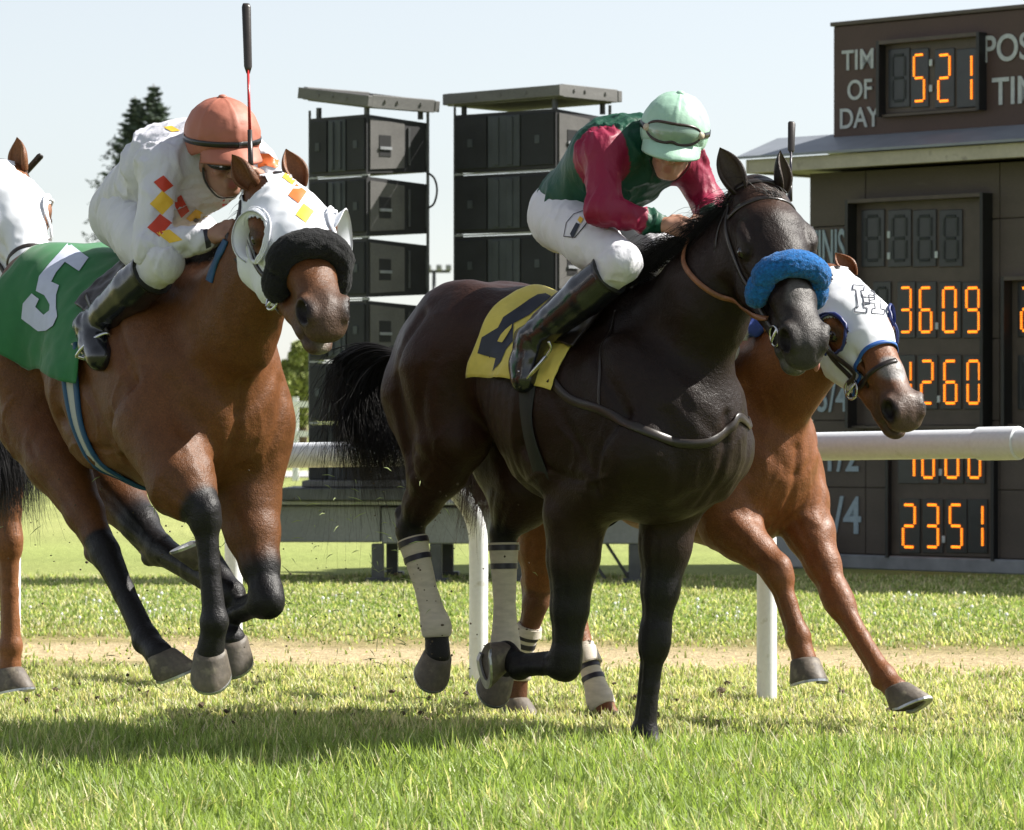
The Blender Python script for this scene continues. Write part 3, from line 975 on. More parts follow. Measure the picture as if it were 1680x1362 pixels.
def snap_strap(name, pts, bvh, width, thick, mat, parent, off=.003, n=8, closed=False, local=None, rounded=False):
    """flat strap following control points (world), pressed onto the surface"""
    c = catmull(pts, n)
    P_, N_ = [], []
    for p in c:
        loc, nor, i, dd = bvh.find_nearest(p)
        if loc is None: loc, nor = p, Vector((0, 0, 1))
        if (p - loc).dot(nor) < 0 and (p - loc).length > .03: nor = -nor
        P_.append(loc + nor * off); N_.append(nor)
    # smooth
    for _ in range(3):
        P_ = [P_[0]] + [(P_[i - 1] + 2 * P_[i] + P_[i + 1]) / 4 for i in range(1, len(P_) - 1)] + [P_[-1]]
        N_ = [N_[0]] + [(N_[i - 1] + 2 * N_[i] + N_[i + 1]).normalized() for i in range(1, len(N_) - 1)] + [N_[-1]]
    return ribbon(name, P_, N_, width, thick, mat, parent, local)

def ribbon(name, P_, N_, width, thick, mat, parent, local=None):
    vs, fs = [], []
    prof = [(-1, 0), (-.9, 1), (0, 1.15), (.9, 1), (1, 0), (.9, -.6), (-.9, -.6)]
    n = len(prof)
    for i, p in enumerate(P_):
        d = (P_[min(i + 1, len(P_) - 1)] - P_[max(i - 1, 0)]).normalized()
        s = d.cross(N_[i]).normalized(); nn = s.cross(d).normalized()
        wi = width[i * (len(width) - 1) // max(len(P_) - 1, 1)] if hasattr(width, '__len__') else width
        for a, b in prof: vs.append(p + s * a * wi / 2 + nn * b * thick / 2)
    for i in range(len(P_) - 1):
        for k in range(n): fs.append((i * n + k, i * n + (k + 1) % n, (i + 1) * n + (k + 1) % n, (i + 1) * n + k))
    fs.append(tuple(range(n))); fs.append(tuple((len(P_) - 1) * n + k for k in reversed(range(n))))
    if local is not None: vs = [local @ v for v in vs]
    o = link_mesh(name, vs, fs, mat, parent, True)
    return o

def decal(name, poly, bvh, mat, parent, local, off=.0025, step=6, thick=.0015, mapper=None):
    """a flat shape cut out (photo-pixel outline) and laid onto a surface"""
    bm = bmesh.new()
    vs = [bm.verts.new((x, y, 0)) for x, y in poly]
    for t in tessellate_polygon([[Vector((x, y, 0)) for x, y in poly]]):
        bm.faces.new([vs[i] for i in t])
    x0 = min(p[0] for p in poly); x1 = max(p[0] for p in poly); y0 = min(p[1] for p in poly); y1 = max(p[1] for p in poly)
    for k in np.arange(x0 + step, x1, step):
        bmesh.ops.bisect_plane(bm, geom=bm.verts[:] + bm.edges[:] + bm.faces[:], plane_co=(k, 0, 0), plane_no=(1, 0, 0))
    for k in np.arange(y0 + step, y1, step):
        bmesh.ops.bisect_plane(bm, geom=bm.verts[:] + bm.edges[:] + bm.faces[:], plane_co=(0, k, 0), plane_no=(0, 1, 0))
    last = None
    for v in bm.verts:
        if mapper: r = mapper(v.co.x, v.co.y)
        else: r = pix_ray(bvh, v.co.x, v.co.y)
        if r[0] is not None:
            v.co = r[0] + r[1] * off; last = r[0]; v.tag = True
        else: v.tag = False
    bad = [v for v in bm.verts if not v.tag]
    if bad: bmesh.ops.delete(bm, geom=bad, context='VERTS')
    # drop stretched faces
    bf = [f for f in bm.faces if max(e.calc_length() for e in f.edges) > step * 5 * 14 / FPX]
    if bf: bmesh.ops.delete(bm, geom=bf, context='FACES')
    if not bm.faces: bm.free(); return None
    bmesh.ops.recalc_face_normals(bm, faces=bm.faces)
    o0 = Vector((0, 0, CAM_H)); f0 = bm.faces[0] if not hasattr(bm.faces, 'ensure_lookup_table') else (bm.faces.ensure_lookup_table() or bm.faces[0])
    if f0.normal.dot(o0 - f0.calc_center_median()) < 0: bmesh.ops.reverse_faces(bm, faces=bm.faces)
    me = bpy.data.meshes.new(name)
    bm.transform(local); bm.to_mesh(me); bm.free()
    return finish(name, me, mat, parent, True)

def hair(name, strands, mat, parent, sides=3):
    """strands: list of (points list, root radius)"""
    V, Qs = [], []
    n0 = 0
    for pts, r in strands:
        pts = np.asarray(pts, float); m = len(pts)
        d = np.gradient(pts, axis=0); d /= np.linalg.norm(d, axis=1)[:, None] + 1e-9
        ref = np.array([.37, .61, .7]); a = np.cross(d, ref); a /= np.linalg.norm(a, axis=1)[:, None] + 1e-9
        b = np.cross(d, a)
        rr = r * np.linspace(1, .12, m)
        ring = np.stack([pts + (a * math.cos(t) + b * math.sin(t)) * rr[:, None] for t in (0, 2.094, 4.189)], 1)
        V.append(ring.reshape(-1, 3))
        i = np.arange(m - 1)[:, None] * 3 + n0
        for k in range(3):
            Qs.append(np.concatenate([i + k, i + (k + 1) % 3, i + 3 + (k + 1) % 3, i + 3 + k], 1))
        n0 += m * 3
    V = np.concatenate(V); Q = np.concatenate(Qs)
    return finish(name, quick_mesh(name, V, Q), mat, parent, True)
# ------------------------------------------------------------------ horses
S2 = math.sqrt(.5)
class Frame:
    """horse frame: x forward, y to its left (away from the camera), z up; th = heading towards the camera"""
    def __init__(self, px, Y, th=45):
        self.o = Vector(((px - 840) / FPX * Y, Y, 0))
        self.th = math.radians(th)
        self.M = Matrix.Translation(self.o) @ Matrix.Rotation(-self.th, 4, 'Z')
        self.Mi = self.M.inverted()
        self.c, self.s = math.cos(self.th), math.sin(self.th)
    def l(self, px, py, y):
        q = (px - 840) / FPX
        # X = ox + s*c + y*sn ; Y = oy - s*sn + y*c
        s = (q * (self.o.y + self.c * y) - self.o.x - self.s * y) / (self.c + q * self.s)
        Yw = self.o.y - self.s * s + self.c * y
        return Vector((s, y, CAM_H - (py - 690) * Yw / FPX))
    def w(self, p): return self.M @ Vector(p)
    def wp(self, px, py, y): return self.M @ self.l(px, py, y)
    def pix(self, p):
        w = self.w(p); return (840 + FPX * w.x / w.y, 690 - (w.z - CAM_H) * FPX / w.y)

def head_axes(F, right, down, toward, nr, nd, nt):
    """axis of the head and its forehead normal, given in view terms (image right, image down, towards camera)"""
    a = Vector((right, -toward, -down)).normalized()
    n = Vector((nr, -nt, -nd)); n = (n - a * n.dot(a)).normalized()
    l = n.cross(a).normalized()
    R = F.Mi.to_3x3()
    a, n, l = R @ a, R @ n, R @ l
    return a, n, l          # l points to the horse's left when n is up and a is forward

MAT_HOOF = new_mat('hoof_horn', (.105, .085, .066), .6, noise=[(14, .25), (60, .2)], bump=[(50, .004, .5)], dirt=(22, .56, (.20, .17, .12)))
MAT_SHOE = new_mat('steel_shoe', (.45, .46, .47), .35, metal=.9, noise=(30, .2))
MAT_EYE = new_mat('horse_eye', (.008, .005, .004), .08, spec=.8)
MAT_WRAP = new_mat('leg_wrap', (.56, .50, .42), .85, noise=[(20, .12)], stretch=(1, 1, 3), bump=(110, .002, .5), sheen=.1)
MAT_TAPE = new_mat('black_tape', (.02, .018, .03), .4)
MAT_LEATH = new_mat('dark_leather', (.022, .016, .013), .35, noise=(30, .25), bump=(150, .001, .3))
MAT_TAN = new_mat('tan_leather', (.21, .085, .035), .45, noise=(30, .2), bump=(150, .001, .3))
MAT_BUCK = new_mat('buckle_steel', (.6, .6, .6), .25, metal=1)

def coat_mat(name, rough=.62, coat=0, spec=.16):
    m = new_mat(name, attr='col', rough=rough, coat=coat, noise=[(6, .10), (30, .12), (170, .22)], bump=[(26, .012, .22), (75, .006, .35), (210, .004, .5)], spec=spec)
    return m

def make_hoof(parent, c, d, f, mat=MAT_HOOF, shoe=True, r=.045, h=.085):
    """c coronet centre, d direction to the ground face, f toe direction"""
    c = Vector(c); d = Vector(d).normalized(); f = Vector(f); f = (f - d * f.dot(d)).normalized(); s = d.cross(f)
    n = 24
    vs, fs = [], []
    prof = [(-.06, .86), (0.0, .98), (.06, 1.02), (.3, 1.09), (.6, 1.17), (.96, 1.27), (1.0, 1.24)]
    for t, q in prof:
        for k in range(n):
            a = 2 * math.pi * k / n
            ca, sa = math.cos(a), math.sin(a)
            front = max(ca, 0)
            rr = r * q
            fo = rr * ca * (1.08 if ca > 0 else .82) + front * t * h * .42 + t * h * .10
            hh = t * h * (1.0 if ca > 0 else 1.0 - .22 * (-ca)) 
            vs.append(c + f * fo + s * rr * sa * (1.0 if ca > -.5 else .92) + d * hh)
    m = len(prof)
    for i in range(m - 1):
        for k in range(n): fs.append((i * n + k, i * n + (k + 1) % n, (i + 1) * n + (k + 1) % n, (i + 1) * n + k))
    # concave sole
    base = (m - 1) * n
    inner = len(vs)
    cen = c + d * h * .9 + f * h * .2
    for k in range(n): vs.append(cen + (vs[base + k] - cen) * .82 - d * .004)
    for k in range(n): fs.append((base + k, base + (k + 1) % n, inner + (k + 1) % n, inner + k))
    vs.append(cen - d * .012)
    for k in range(n): fs.append((inner + k, inner + (k + 1) % n, len(vs) - 1))
    o = link_mesh('hoof', vs, fs, mat, parent, True); smooth_by_angle(o, 50)
    if shoe:
        sh = MB()
        ring = [vs[base + k] for k in range(n)]
        idx = [k % n for k in range(-8, 9)]
        v2, f2 = [], []
        for k in idx:
            p = ring[k]; q = cen + (p - cen) * .70
            for pt, off in ((p, .0), (p, .009), (q, .009), (q, .0)):
                v2.append(pt + d * (off + .0005) + (pt - cen) * .03)
        for i in range(len(idx) - 1):
            for k in range(4): f2.append((i * 4 + k, i * 4 + (k + 1) % 4, (i + 1) * 4 + (k + 1) % 4, (i + 1) * 4 + k))
        f2 += [(0, 1, 2, 3), tuple((len(idx) - 1) * 4 + k for k in (3, 2, 1, 0))]
        link_mesh('horseshoe', v2, f2, MAT_SHOE, o)
    return o

def make_ear(parent, base, d, opening, L, W, mat, col_out, col_in):
    """cupped pointed ear; opening = direction the hollow faces"""
    base = Vector(base); d = Vector(d).normalized(); o = Vector(opening); o = (o - d * o.dot(d)).normalized(); s = d.cross(o)
    nu, nv = 14, 15
    vs, cols = [], []
    for layer in (0, 1):
        for i in range(nv):
            t = i / (nv - 1)
            w = W * 1.2 * (.5 + 1.2 * t) * (1 - t ** 1.8)
            w = max(w, .0015)
            wrap = (2.5 - 1.3 * t)
            ctr = base + d * (t * L) + o * (.010 * math.sin(t * 3.1)) - o * (.015 * t * t)
            for k in range(nu):
                a = -1 + 2 * k / (nu - 1)
                ang = a * wrap
                rad = w * (.62 if layer == 0 else .46)
                x = math.sin(ang) * rad * 1.0; z = -math.cos(ang) * rad * .75
                edge = 1 - abs(a) ** 6 * (.0)
                if layer == 1: z += .002
                p = ctr + s * x + o * z
                vs.append(p)
                cols.append(col_out if layer == 0 else col_in)
    fs = []
    for layer in (0, 1):
        b = layer * nu * nv
        for i in range(nv - 1):
            for k in range(nu - 1):
                q = (b + i * nu + k, b + i * nu + k + 1, b + (i + 1) * nu + k + 1, b + (i + 1) * nu + k)
                fs.append(q if layer else tuple(reversed(q)))
    B = nu * nv
    for i in range(nv - 1):
        for k in (0, nu - 1):
            q = (i * nu + k, (i + 1) * nu + k, B + (i + 1) * nu + k, B + i * nu + k)
            fs.append(q if k else tuple(reversed(q)))
    for k in range(nu - 1):
        i = nv - 1
        fs.append((i * nu + k, i * nu + k + 1, B + i * nu + k + 1, B + i * nu + k))
    ob = link_mesh('ear', vs, fs, mat, parent, True, {'col': np.array(cols)})
    return ob

def sculpt_head(S, o, a, n, l, sc=1.0, lw=1.15):
    o = Vector(o)
    def H(x, y, z): return o + (a * x + l * y * lw + n * z) * sc      # x along, y left, z dorsal
    AX = (a, l, n)
    def ell(c, r, k=.02, op='add', ax=None): S.ell(H(*c), [r[0] * sc, r[1] * sc * lw, r[2] * sc], ax or AX, k * 1.0, op)
    def cone(p, q, r1, r2, k=.02, f=1, op='add'): S.cone(H(*p), H(*q), r1 * sc, r2 * sc, k, l, f / lw, op)
    cone((-.03, 0, -.055), (.13, 0, -.035), .080, .096, .03, 1.0)
    cone((.13, 0, -.035), (.24, 0, -.03), .094, .080, .03, 1.0)
    cone((.22, 0, -.024), (.40, 0, -.030), .072, .058, .03, 1.0)
    cone((.40, 0, -.028), (.53, 0, -.036), .055, .046, .02, .95)
    for s in (-1, 1):
        ell((.185, s * .046, -.120), (.135, .038, .115), .03)          # cheek plate
        cone((.06, s * .05, -.10), (.15, s * .052, -.17), .055, .055, .03)
        cone((.24, s * .036, -.155), (.44, s * .024, -.118), .045, .033, .03)
        cone((.44, s * .024, -.115), (.52, s * .022, -.125), .032, .028, .02)
        cone((.20, s * .082, -.055), (.34, s * .055, -.055), .020, .010, .018)   # facial crest
        ell((.165, s * .088, -.004), (.055, .026, .028), .018)         # brow
        ell((.20, s * .086, -.030), (.036, .026, .028), .012)          # orbit
        ell((.548, s * .043, -.034), (.054, .027, .040), .014)         # nostril wing
        cone((.535, s * .052, -.006), (.592, s * .044, -.030), .012, .010, .012)
    ell((.545, 0, -.052), (.072, .060, .058), .025)
    ell((.592, 0, -.070), (.038, .050, .036), .02)
    ell((.554, 0, -.144), (.042, .037, .023), .016)                     # lower lip and chin
    ell((.500, 0, -.146), (.060, .033, .026), .015)
    ell((.47, 0, -.080), (.085, .050, .050), .02)
    for s in (-1, 1):
        ell((.566, s * .062, -.030), (.034, .028, .023), .007, 'sub', (a * .85 - n * .45, l, n + a * .5))
        cone((.500, s * .060, -.103), (.60, s * .034, -.114), .0105, .010, .006, 1, 'sub'); cone((.55, s * .03, -.112), (.625, 0, -.112), .0105, .0095, .006, 1, 'sub')   # mouth line
        cone((.27, s * .052, -.02), (.42, s * .040, -.036), .010, .008, .02, 1, 'sub')
        ell((.212, s * .116, -.028), (.020, .012, .012), .006, 'sub')
        cone((.165, s * .094, -.012), (.225, s * .096, -.014), .010, .008, .010)
    return H

def make_horse(F, dzb, legs, poll, axes, coat, label, voxel=.0085, group='racehorses galloping in the pack', hs=1.0, front_z=0.0, neck_mid=None, ears=None,
               points=None, hoof_dirs=None, width=1.0, breast=None, wraps=(), ls=1.28, lw=1.15):
    root = empty('racehorse', F.o, -F.th)
    tag(root, label, 'horse', group)
    a, n, l = axes
    allp = [p for L in legs.values() for p in L] + [poll + a * .66 * hs, poll]
    lo = [min([p[i] for p in allp] + [[-1.15, -.42, .7][i]]) - .12 for i in range(3)]
    hi = [max([p[i] for p in allp] + [[.62, .42, 1.85][i]]) + .12 for i in range(3)]
    S = Sdf(lo, hi, voxel)
    W = (0, 1, 0)
    z = dzb; zf = dzb + front_z
    wd = width
    # trunk
    S.cone((.22, 0, 1.21 + zf), (-.13, 0, 1.255 + z), .37, .355, .05, W, 1.18 / wd)
    S.cone((-.13, 0, 1.265 + z), (-.45, 0, 1.445 + z), .350, .260, .05, W, .98 / wd)
    S.cone((-.45, 0, 1.445 + z), (-.68, 0, 1.49 + z), .26, .25, .05, W, .92 / wd)
    S.cone((.05, 0, 1.52 + zf), (-.40, 0, 1.56 + z), .14, .12, .07, W, 1.5)
    S.cone((-.40, 0, 1.57 + z), (-.80, 0, 1.61 + z), .12, .13, .07, W, 1.0)
    for s in (-1, 1):
        S.ell((-.64, s * .135, 1.49 + z), (.27, .165, .26), None, .06)
        S.ell((-.86, s * .125, 1.36 + z), (.14, .135, .27), None, .05)
        S.ell((-.60, s * .22, 1.55 + z), (.10, .07, .08), None, .06)          # point of hip
        S.ell((.17, s * .20, 1.24 + zf), (.19, .115, .30), ((1, 0, -.45), (0, 1, 0), (.45, 0, 1)), .07)
        S.ell((-.06, s * .225, 1.10 + zf), (.16, .08, .16), None, .05)         # triceps
        S.ell((.40, s * .125, 1.10 + zf), (.125, .13, .18), None, .03)        # pectoral
        S.ell((.36, s * .215, 1.16 + zf), (.11, .10, .13), None, .035)        # point of shoulder
    S.cone((-.82, 0, 1.64 + z), (-.97, 0, 1.55 + z), .09, .06, .05)
    # neck
    nb = Vector((.22, 0, 1.38 + zf))
    nt = poll - n * .11 * hs + a * .02
    nm = neck_mid if neck_mid is not None else (nb + nt) * .5
    nd = (nt - nb).normalized()
    S.cone(nb, nm, .285, .185, .07, W, 1.55)
    S.cone(nm, nt, .19, .14, .06, l, 1.3)
    side = nd.cross(Vector((0, 1, 0)))
    if side.z < 0: side = -side
    # crest and windpipe
    S.cone(Vector((-.02, 0, 1.57 + zf)), nm + side * .125, .09, .055, .07, W, 1.6)
    S.cone(nm + side * .125, poll - n * .035 - a * .02, .055, .05, .06, l, 1.2)
    S.cone(Vector((.40, 0, 1.20 + zf)), nm - side * .11, .09, .07, .07)
    S.cone(nm - side * .11, nt - side * .02 + a * .10 - n * .07, .07, .075, .06)
    for s in (-1, 1):
        S.cone(Vector((.36, s * .11, 1.24 + zf)), nm - side * .06 + Vector((0, s * .075, 0)), .05, .035, .045)
        S.cone(nm - side * .06 + Vector((0, s * .075, 0)), nt + l * s * .06 + a * .08, .035, .035, .04)
    H = sculpt_head(S, poll, a, n, l, hs, lw)
    # legs
    for key, L in legs.items():
        s = -1 if key[1] == 'R' else 1
        if key[0] == 'F':
            E, K, Ft, Co = L[:4]
            S.cone(Vector((.34, s * .20, 1.10 + zf)), E + Vector((0, 0, .03)), .14, .115, .045)
            m1 = E.lerp(K, .28); m2 = E.lerp(K, .62)
            up = (E - K).normalized()
            fw = (up.cross(Vector((0, 1, 0))))
            if fw.x < 0 and abs(fw.x) > .2: fw = -fw
            S.chain([E, m1, m2, K + up * .05], [.118, .094, .068, .053], .03)
            S.ell(m1 + fw * .02 + Vector((0, s * .02, 0)), (.055, .045, .11), (fw, Vector((0, 1, 0)), up), .03)
            cd = (K - Ft).normalized()
            S.cone(K + up * .035, K - (cd * .035), .047 * ls, .045 * ls, .02)
            S.ell(K, (.050 * ls, .044 * ls, .052 * ls), (fw, Vector((0, 1, 0)), up), .012)
            S.cone(K - cd * .02, K.lerp(Ft, .5), .036 * ls, .0275 * ls, .015)
            S.cone(K.lerp(Ft, .5), Ft, .0275 * ls, .033 * ls, .015)
            back = Vector((0, 1, 0)).cross(cd)
            if back.x > 0: back = -back
            if abs(cd.z) < .5: back = Vector((0, 0, 1)) if K.x > Ft.x else back
            S.cone(K + back * .026 * ls - cd * .02, Ft + back * .02 * ls, .017 * ls, .018 * ls, .012)
            S.ell(Ft, (.038 * ls, .036 * ls, .040 * ls), None, .015)
            S.ell(Ft + back * .018, (.028 * ls, .03 * ls, .028 * ls), None, .012)
            S.cone(Ft, Co, .031 * ls, .038 * ls, .015)
        else:
            St, Hk, Ft, Co = L[:4]
            S.cone(Vector((-.68, s * .17, 1.42 + z)), St, .20, .135, .06)
            S.cone(Vector((-.85, s * .16, 1.32 + z)), St.lerp(Hk, .35) + Vector((-.04, 0, 0)), .15, .085, .05)
            S.ell(St + Vector((.01, s * .01, .02)), (.09, .07, .11), None, .04)
            up = (St - Hk).normalized(); cd = (Hk - Ft).normalized()
            S.chain([St, St.lerp(Hk, .35), St.lerp(Hk, .72), Hk + up * .04], [.135, .108, .066, .052], .035)
            back = Vector((0, 1, 0)).cross((up + cd).normalized())
            if back.x > 0: back = -back
            poh = Hk + back * .070 + up * .06
            S.cone(Hk + back * .02 - cd * .03, poh, .036, .031, .02)
            S.cone(poh, St.lerp(Hk, .42) + back * .06, .017, .032, .02)
            S.ell(Hk, (.054, .048, .062), None, .018)
            S.cone(Hk - cd * .01, Hk.lerp(Ft, .45), .042 * ls, .031 * ls, .015)
            S.cone(Hk.lerp(Ft, .45), Ft, .031 * ls, .034 * ls, .015)
            bk = Vector((0, 1, 0)).cross(cd)
            if bk.x > 0: bk = -bk
            S.cone(Hk + bk * .03 - cd * .04, Ft + bk * .022, .018 * ls, .018 * ls, .012)
            S.ell(Ft, (.040 * ls, .037 * ls, .040 * ls), None, .015)
            S.ell(Ft + bk * .018, (.028 * ls, .03 * ls, .028 * ls), None, .012)
            S.cone(Ft, Co, .033 * ls, .039 * ls, .015)
    V, Q = S.mesh()
    N = vnormals(V, Q)
    # muscle lines, tendons and veins pressed into the surface
    def line2(A_, B_, pts, amp, w, wt):
        dm_ = np.full(len(V), 9.0)
        c_ = catmull([(p[0], p[1], 0) for p in pts], 5)
        for p, q in zip(c_[:-1], c_[1:]):
            bx, by = q.x - p.x, q.y - p.y; L2 = bx * bx + by * by + 1e-9
            t = np.clip(((A_ - p.x) * bx + (B_ - p.y) * by) / L2, 0, 1)
            dm_ = np.minimum(dm_, np.hypot(A_ - p.x - t * bx, B_ - p.y - t * by))
        return amp * np.exp(-(dm_ / w) ** 2) * wt
    disp = np.zeros(len(V))
    X_, Y_, Z_ = V[:, 0], V[:, 1], V[:, 2]
    legz = smooth01(.80, .95, Z_ - zf)
    for s in (-1, 1):
        ws = np.clip(N[:, 1] * s * 1.4, 0, 1) * (Y_ * s > .04) * legz
        for pts, am, w in (([(-.02, 1.52 + zf), (-.08, 1.35 + zf), (-.13, 1.12 + zf)], .013, .040), ([(.12, 1.55 + zf), (.25, 1.40 + zf), (.37, 1.24 + zf)], .011, .030),
                           ([(-.13, 1.12 + zf), (.02, 1.02 + zf), (.16, 1.0 + zf)], .009, .026), ([(.37, 1.24 + zf), (.27, 1.12 + zf), (.22, .97 + zf)], .010, .024),
                           ([(-.42, 1.50 + z), (-.50, 1.32 + z), (-.47, 1.15 + z)], .016, .055), ([(-.70, 1.62 + z), (-.80, 1.38 + z), (-.79, 1.1 + z), (-.72, .95 + z)], .011, .026),
                           ([(-.58, 1.45 + z), (-.66, 1.25 + z), (-.60, 1.05 + z)], .008, .030), ([(.02, 1.30 + zf), (.12, 1.18 + zf), (.20, 1.05 + zf)], .006, .024)):
            disp -= line2(X_, Z_, pts, am * 1.25, w * .9, ws)
        for r_ in range(7):
            xr = -.14 - r_ * .055
            disp -= line2(X_, Z_, [(xr + .02, 1.36 + z), (xr - .01, 1.18 + z), (xr - .04, 1.02 + z)], .0028, .014, ws)
        for pts in ([(.30, 1.02 + zf), (.12, .99 + zf), (-.05, 1.03 + zf), (-.22, .99 + z), (-.42, 1.08 + z)], [(.33, 1.30 + zf), (.27, 1.18 + zf), (.29, 1.08 + zf), (.22, 1.0 + zf)],
                    [(-.55, 1.2 + z), (-.62, 1.1 + z), (-.60, .98 + z)], [(.05, 1.2 + zf), (.13, 1.12 + zf), (.10, 1.04 + zf)]):
            disp += line2(X_, Z_, pts, .0042, .0085, ws)
        wf = np.clip(N[:, 0] * 1.5, 0, 1) * (X_ > .28) * legz
        for pts, am, w in (([(s * .21, 1.24 + zf), (s * .19, 1.10 + zf), (s * .16, .98 + zf)], .007, .026), ([(s * .03, .96 + zf), (s * .12, .93 + zf), (s * .22, 1.0 + zf)], .006, .026),
                           ([(s * .02, 1.14 + zf), (s * .09, 1.20 + zf), (s * .16, 1.28 + zf)], .005, .028)):
            disp -= line2(Y_, Z_, pts, am, w, wf)
        disp += line2(Y_, Z_, [(s * .08, 1.16 + zf), (s * .11, 1.06 + zf), (s * .08, .98 + zf)], .0025, .009, wf)
    wf = np.clip(N[:, 0] * 1.5, 0, 1) * (X_ > .28) * legz
    disp -= line2(Y_, Z_, [(0, 1.24 + zf), (0, 1.1 + zf), (0, .92 + zf)], .011, .020, wf)
    for key, L in legs.items():
        s = -1 if key[1] == 'R' else 1
        E_, K_, Ft_ = L[:3]
        ws = np.clip(np.abs(N[:, 1]) * 1.3, 0, 1) * (Y_ * s > 0)
        up_ = (E_ - K_).normalized(); pf_ = Vector((up_.z, 0, -up_.x))
        nearL = (np.minimum(seg_dist(V, E_, K_)[0], 9) < .15)
        for q, am in ((-.030, .0035), (.034, .0035)):
            a_ = E_.lerp(K_, .22) + pf_ * q * 1.3; b_ = E_.lerp(K_, .86) + pf_ * q * .7
            disp -= line2(X_, Z_, [(a_.x, a_.z), (b_.x, b_.z)], am, .012, ws * nearL)
        cd_ = (K_ - Ft_).normalized(); pb_ = Vector((cd_.z, 0, -cd_.x)) * -1
        nearC = (seg_dist(V, K_, Ft_)[0] < .09)
        a_ = K_.lerp(Ft_, .15) + pb_ * .014 * ls; b_ = K_.lerp(Ft_, .85) + pb_ * .014 * ls
        disp -= line2(X_, Z_, [(a_.x, a_.z), (b_.x, b_.z)], .005, .009, ws * nearC)
    V = V + N * disp[:, None]
    rid = (.5 - np.abs(fbm(V * [.8, 1, .5], 7, 17, 2) - .5) * 3)
    V = V + N * (rid * .0085 * smooth01(.7, 1.0, V[:, 2] - zf))[:, None]
    V = V + N * ((fbm(V, 14, 3, 2) - .5) * .007 * smooth01(.75, 1.05, V[:, 2] - zf))[:, None] + N * ((fbm(V, 40, 8, 2) - .5) * .0012)[:, None]
    # coat colours
    base = np.array(coat['base']); col = np.tile(base, (len(V), 1))
    nz = fbm(V, 3.5, 5, 3)[:, None]
    col = col * (.88 + .24 * nz)
    def mix(m, c):
        nonlocal col
        m = np.clip(m, 0, 1)[:, None]
        col = col * (1 - m) + np.array(c) * m
    if 'warm' in coat: mix(smooth01(.3, -.7, V[:, 0]) * .7 * smooth01(.3, .9, V[:, 2]), coat['warm'])
    if 'belly' in coat: mix(smooth01(1.15 + z, .8 + z, V[:, 2]) * .6, coat['belly'])
    jit = (fbm(V, 16, 6, 3) - .5)
    for key, L in legs.items():
        c = (points or {}).get(key)
        if c is None: continue
        colr, high = c                                  # high: how far above knee/hock the colour climbs
        A, K, Ft, Co = L[:4]
        d1, t1 = seg_dist(V, A, K); d2, _ = seg_dist(V, K, Ft); d3, _ = seg_dist(V, Ft, Co)
        near = np.minimum(d2, d3)
        mm = smooth01(.095, .075, near)
        mm = np.maximum(mm, smooth01(.12, .10, d1) * smooth01(1 - high - .2, 1 - high + .08, t1 + jit * .03))
        mix(mm, colr)
    Hn = np.array([list(H(.60, 0, -.06))]); dm = np.linalg.norm(V - Hn, axis=1)
    mix(smooth01(.24, .08, dm + jit * .08) * coat.get('muz_amt', .8), coat['muzzle'])
    for s in (-1, 1):
        e = np.array(list(H(.566, s * .058, -.030))); mix(smooth01(.048 * hs, .030 * hs, np.linalg.norm(V - e, axis=1)), (.012, .008, .007))
        e = np.array(list(H(.205, s * .10, -.025))); mix(smooth01(.045, .028, np.linalg.norm(V - e, axis=1)) * .7, (.02, .014, .012))
    e = np.array(list(H(.585, 0, -.120))); mix(smooth01(.045 * hs, .022 * hs, np.linalg.norm((V - e) * 1.0, axis=1)) * .8 * (N @ np.array(list(n)) < .2), (.03, .014, .013))
    if 'face' in coat:
        e = np.array(list(H(.06, 0, .02))); mix(smooth01(.14, .03, np.linalg.norm(V - e, axis=1)) * .5, coat['face'])
    for (q, rad, amt, cc) in coat.get('spots', []):
        e = np.array(list(q(H) if callable(q) else q)); mix(smooth01(rad, rad * .6, np.linalg.norm(V - e, axis=1) + jit * rad * .5) * amt, cc)
    mat = coat['mat']
    body = finish('body', quick_mesh('body', V, Q), mat, root, True, {'col': col})
    bv = bvh_of(body)
    for s in (-1, 1):
        eb = MB(); c = H(.208, s * .092, -.030)
        vs, fs = uv_sphere(c, .0235 * hs, 14, 10); eb.add(vs, fs); eb.build('eye', MAT_EYE, body, True)
        ed, eo, eL, eW = (ears or {}).get(s, ((-a * .75 + n * .55 + l * s * .28), (n * .2 + a * .35 + l * s * .8), .165, .080))
        make_ear(body, H(-.02, s * .058, -.005), ed, eo, eL * hs, eW * hs, mat, np.array(coat['base']) * .8, np.array(coat.get('ear', coat['base'])) * 1.1)
    for key, L in legs.items():
        A, K, Ft, Co = L[:4]
        d, f = (hoof_dirs or {}).get(key, (None, None))
        if d is None: d = (Co - Ft); f = Vector((1, 0, 0))
        make_hoof(body, Co + Vector(d).normalized() * -.004, d, f, r=.043 * ls, h=.070 * ls)
    return root, body, bv, H

def uv_sphere(c, r, nu=16, nv=10, sq=(1, 1, 1)):
    vs, fs = [], []
    for j in range(nv + 1):
        t = math.pi * j / nv
        for i in range(nu):
            p = 2 * math.pi * i / nu
            vs.append(Vector((c[0] + r * sq[0] * math.sin(t) * math.cos(p), c[1] + r * sq[1] * math.sin(t) * math.sin(p), c[2] + r * sq[2] * math.cos(t))))
    for j in range(nv):
        for i in range(nu):
            fs.append((j * nu + i, (j + 1) * nu + i, (j + 1) * nu + (i + 1) % nu, j * nu + (i + 1) % nu))
    return vs, fs

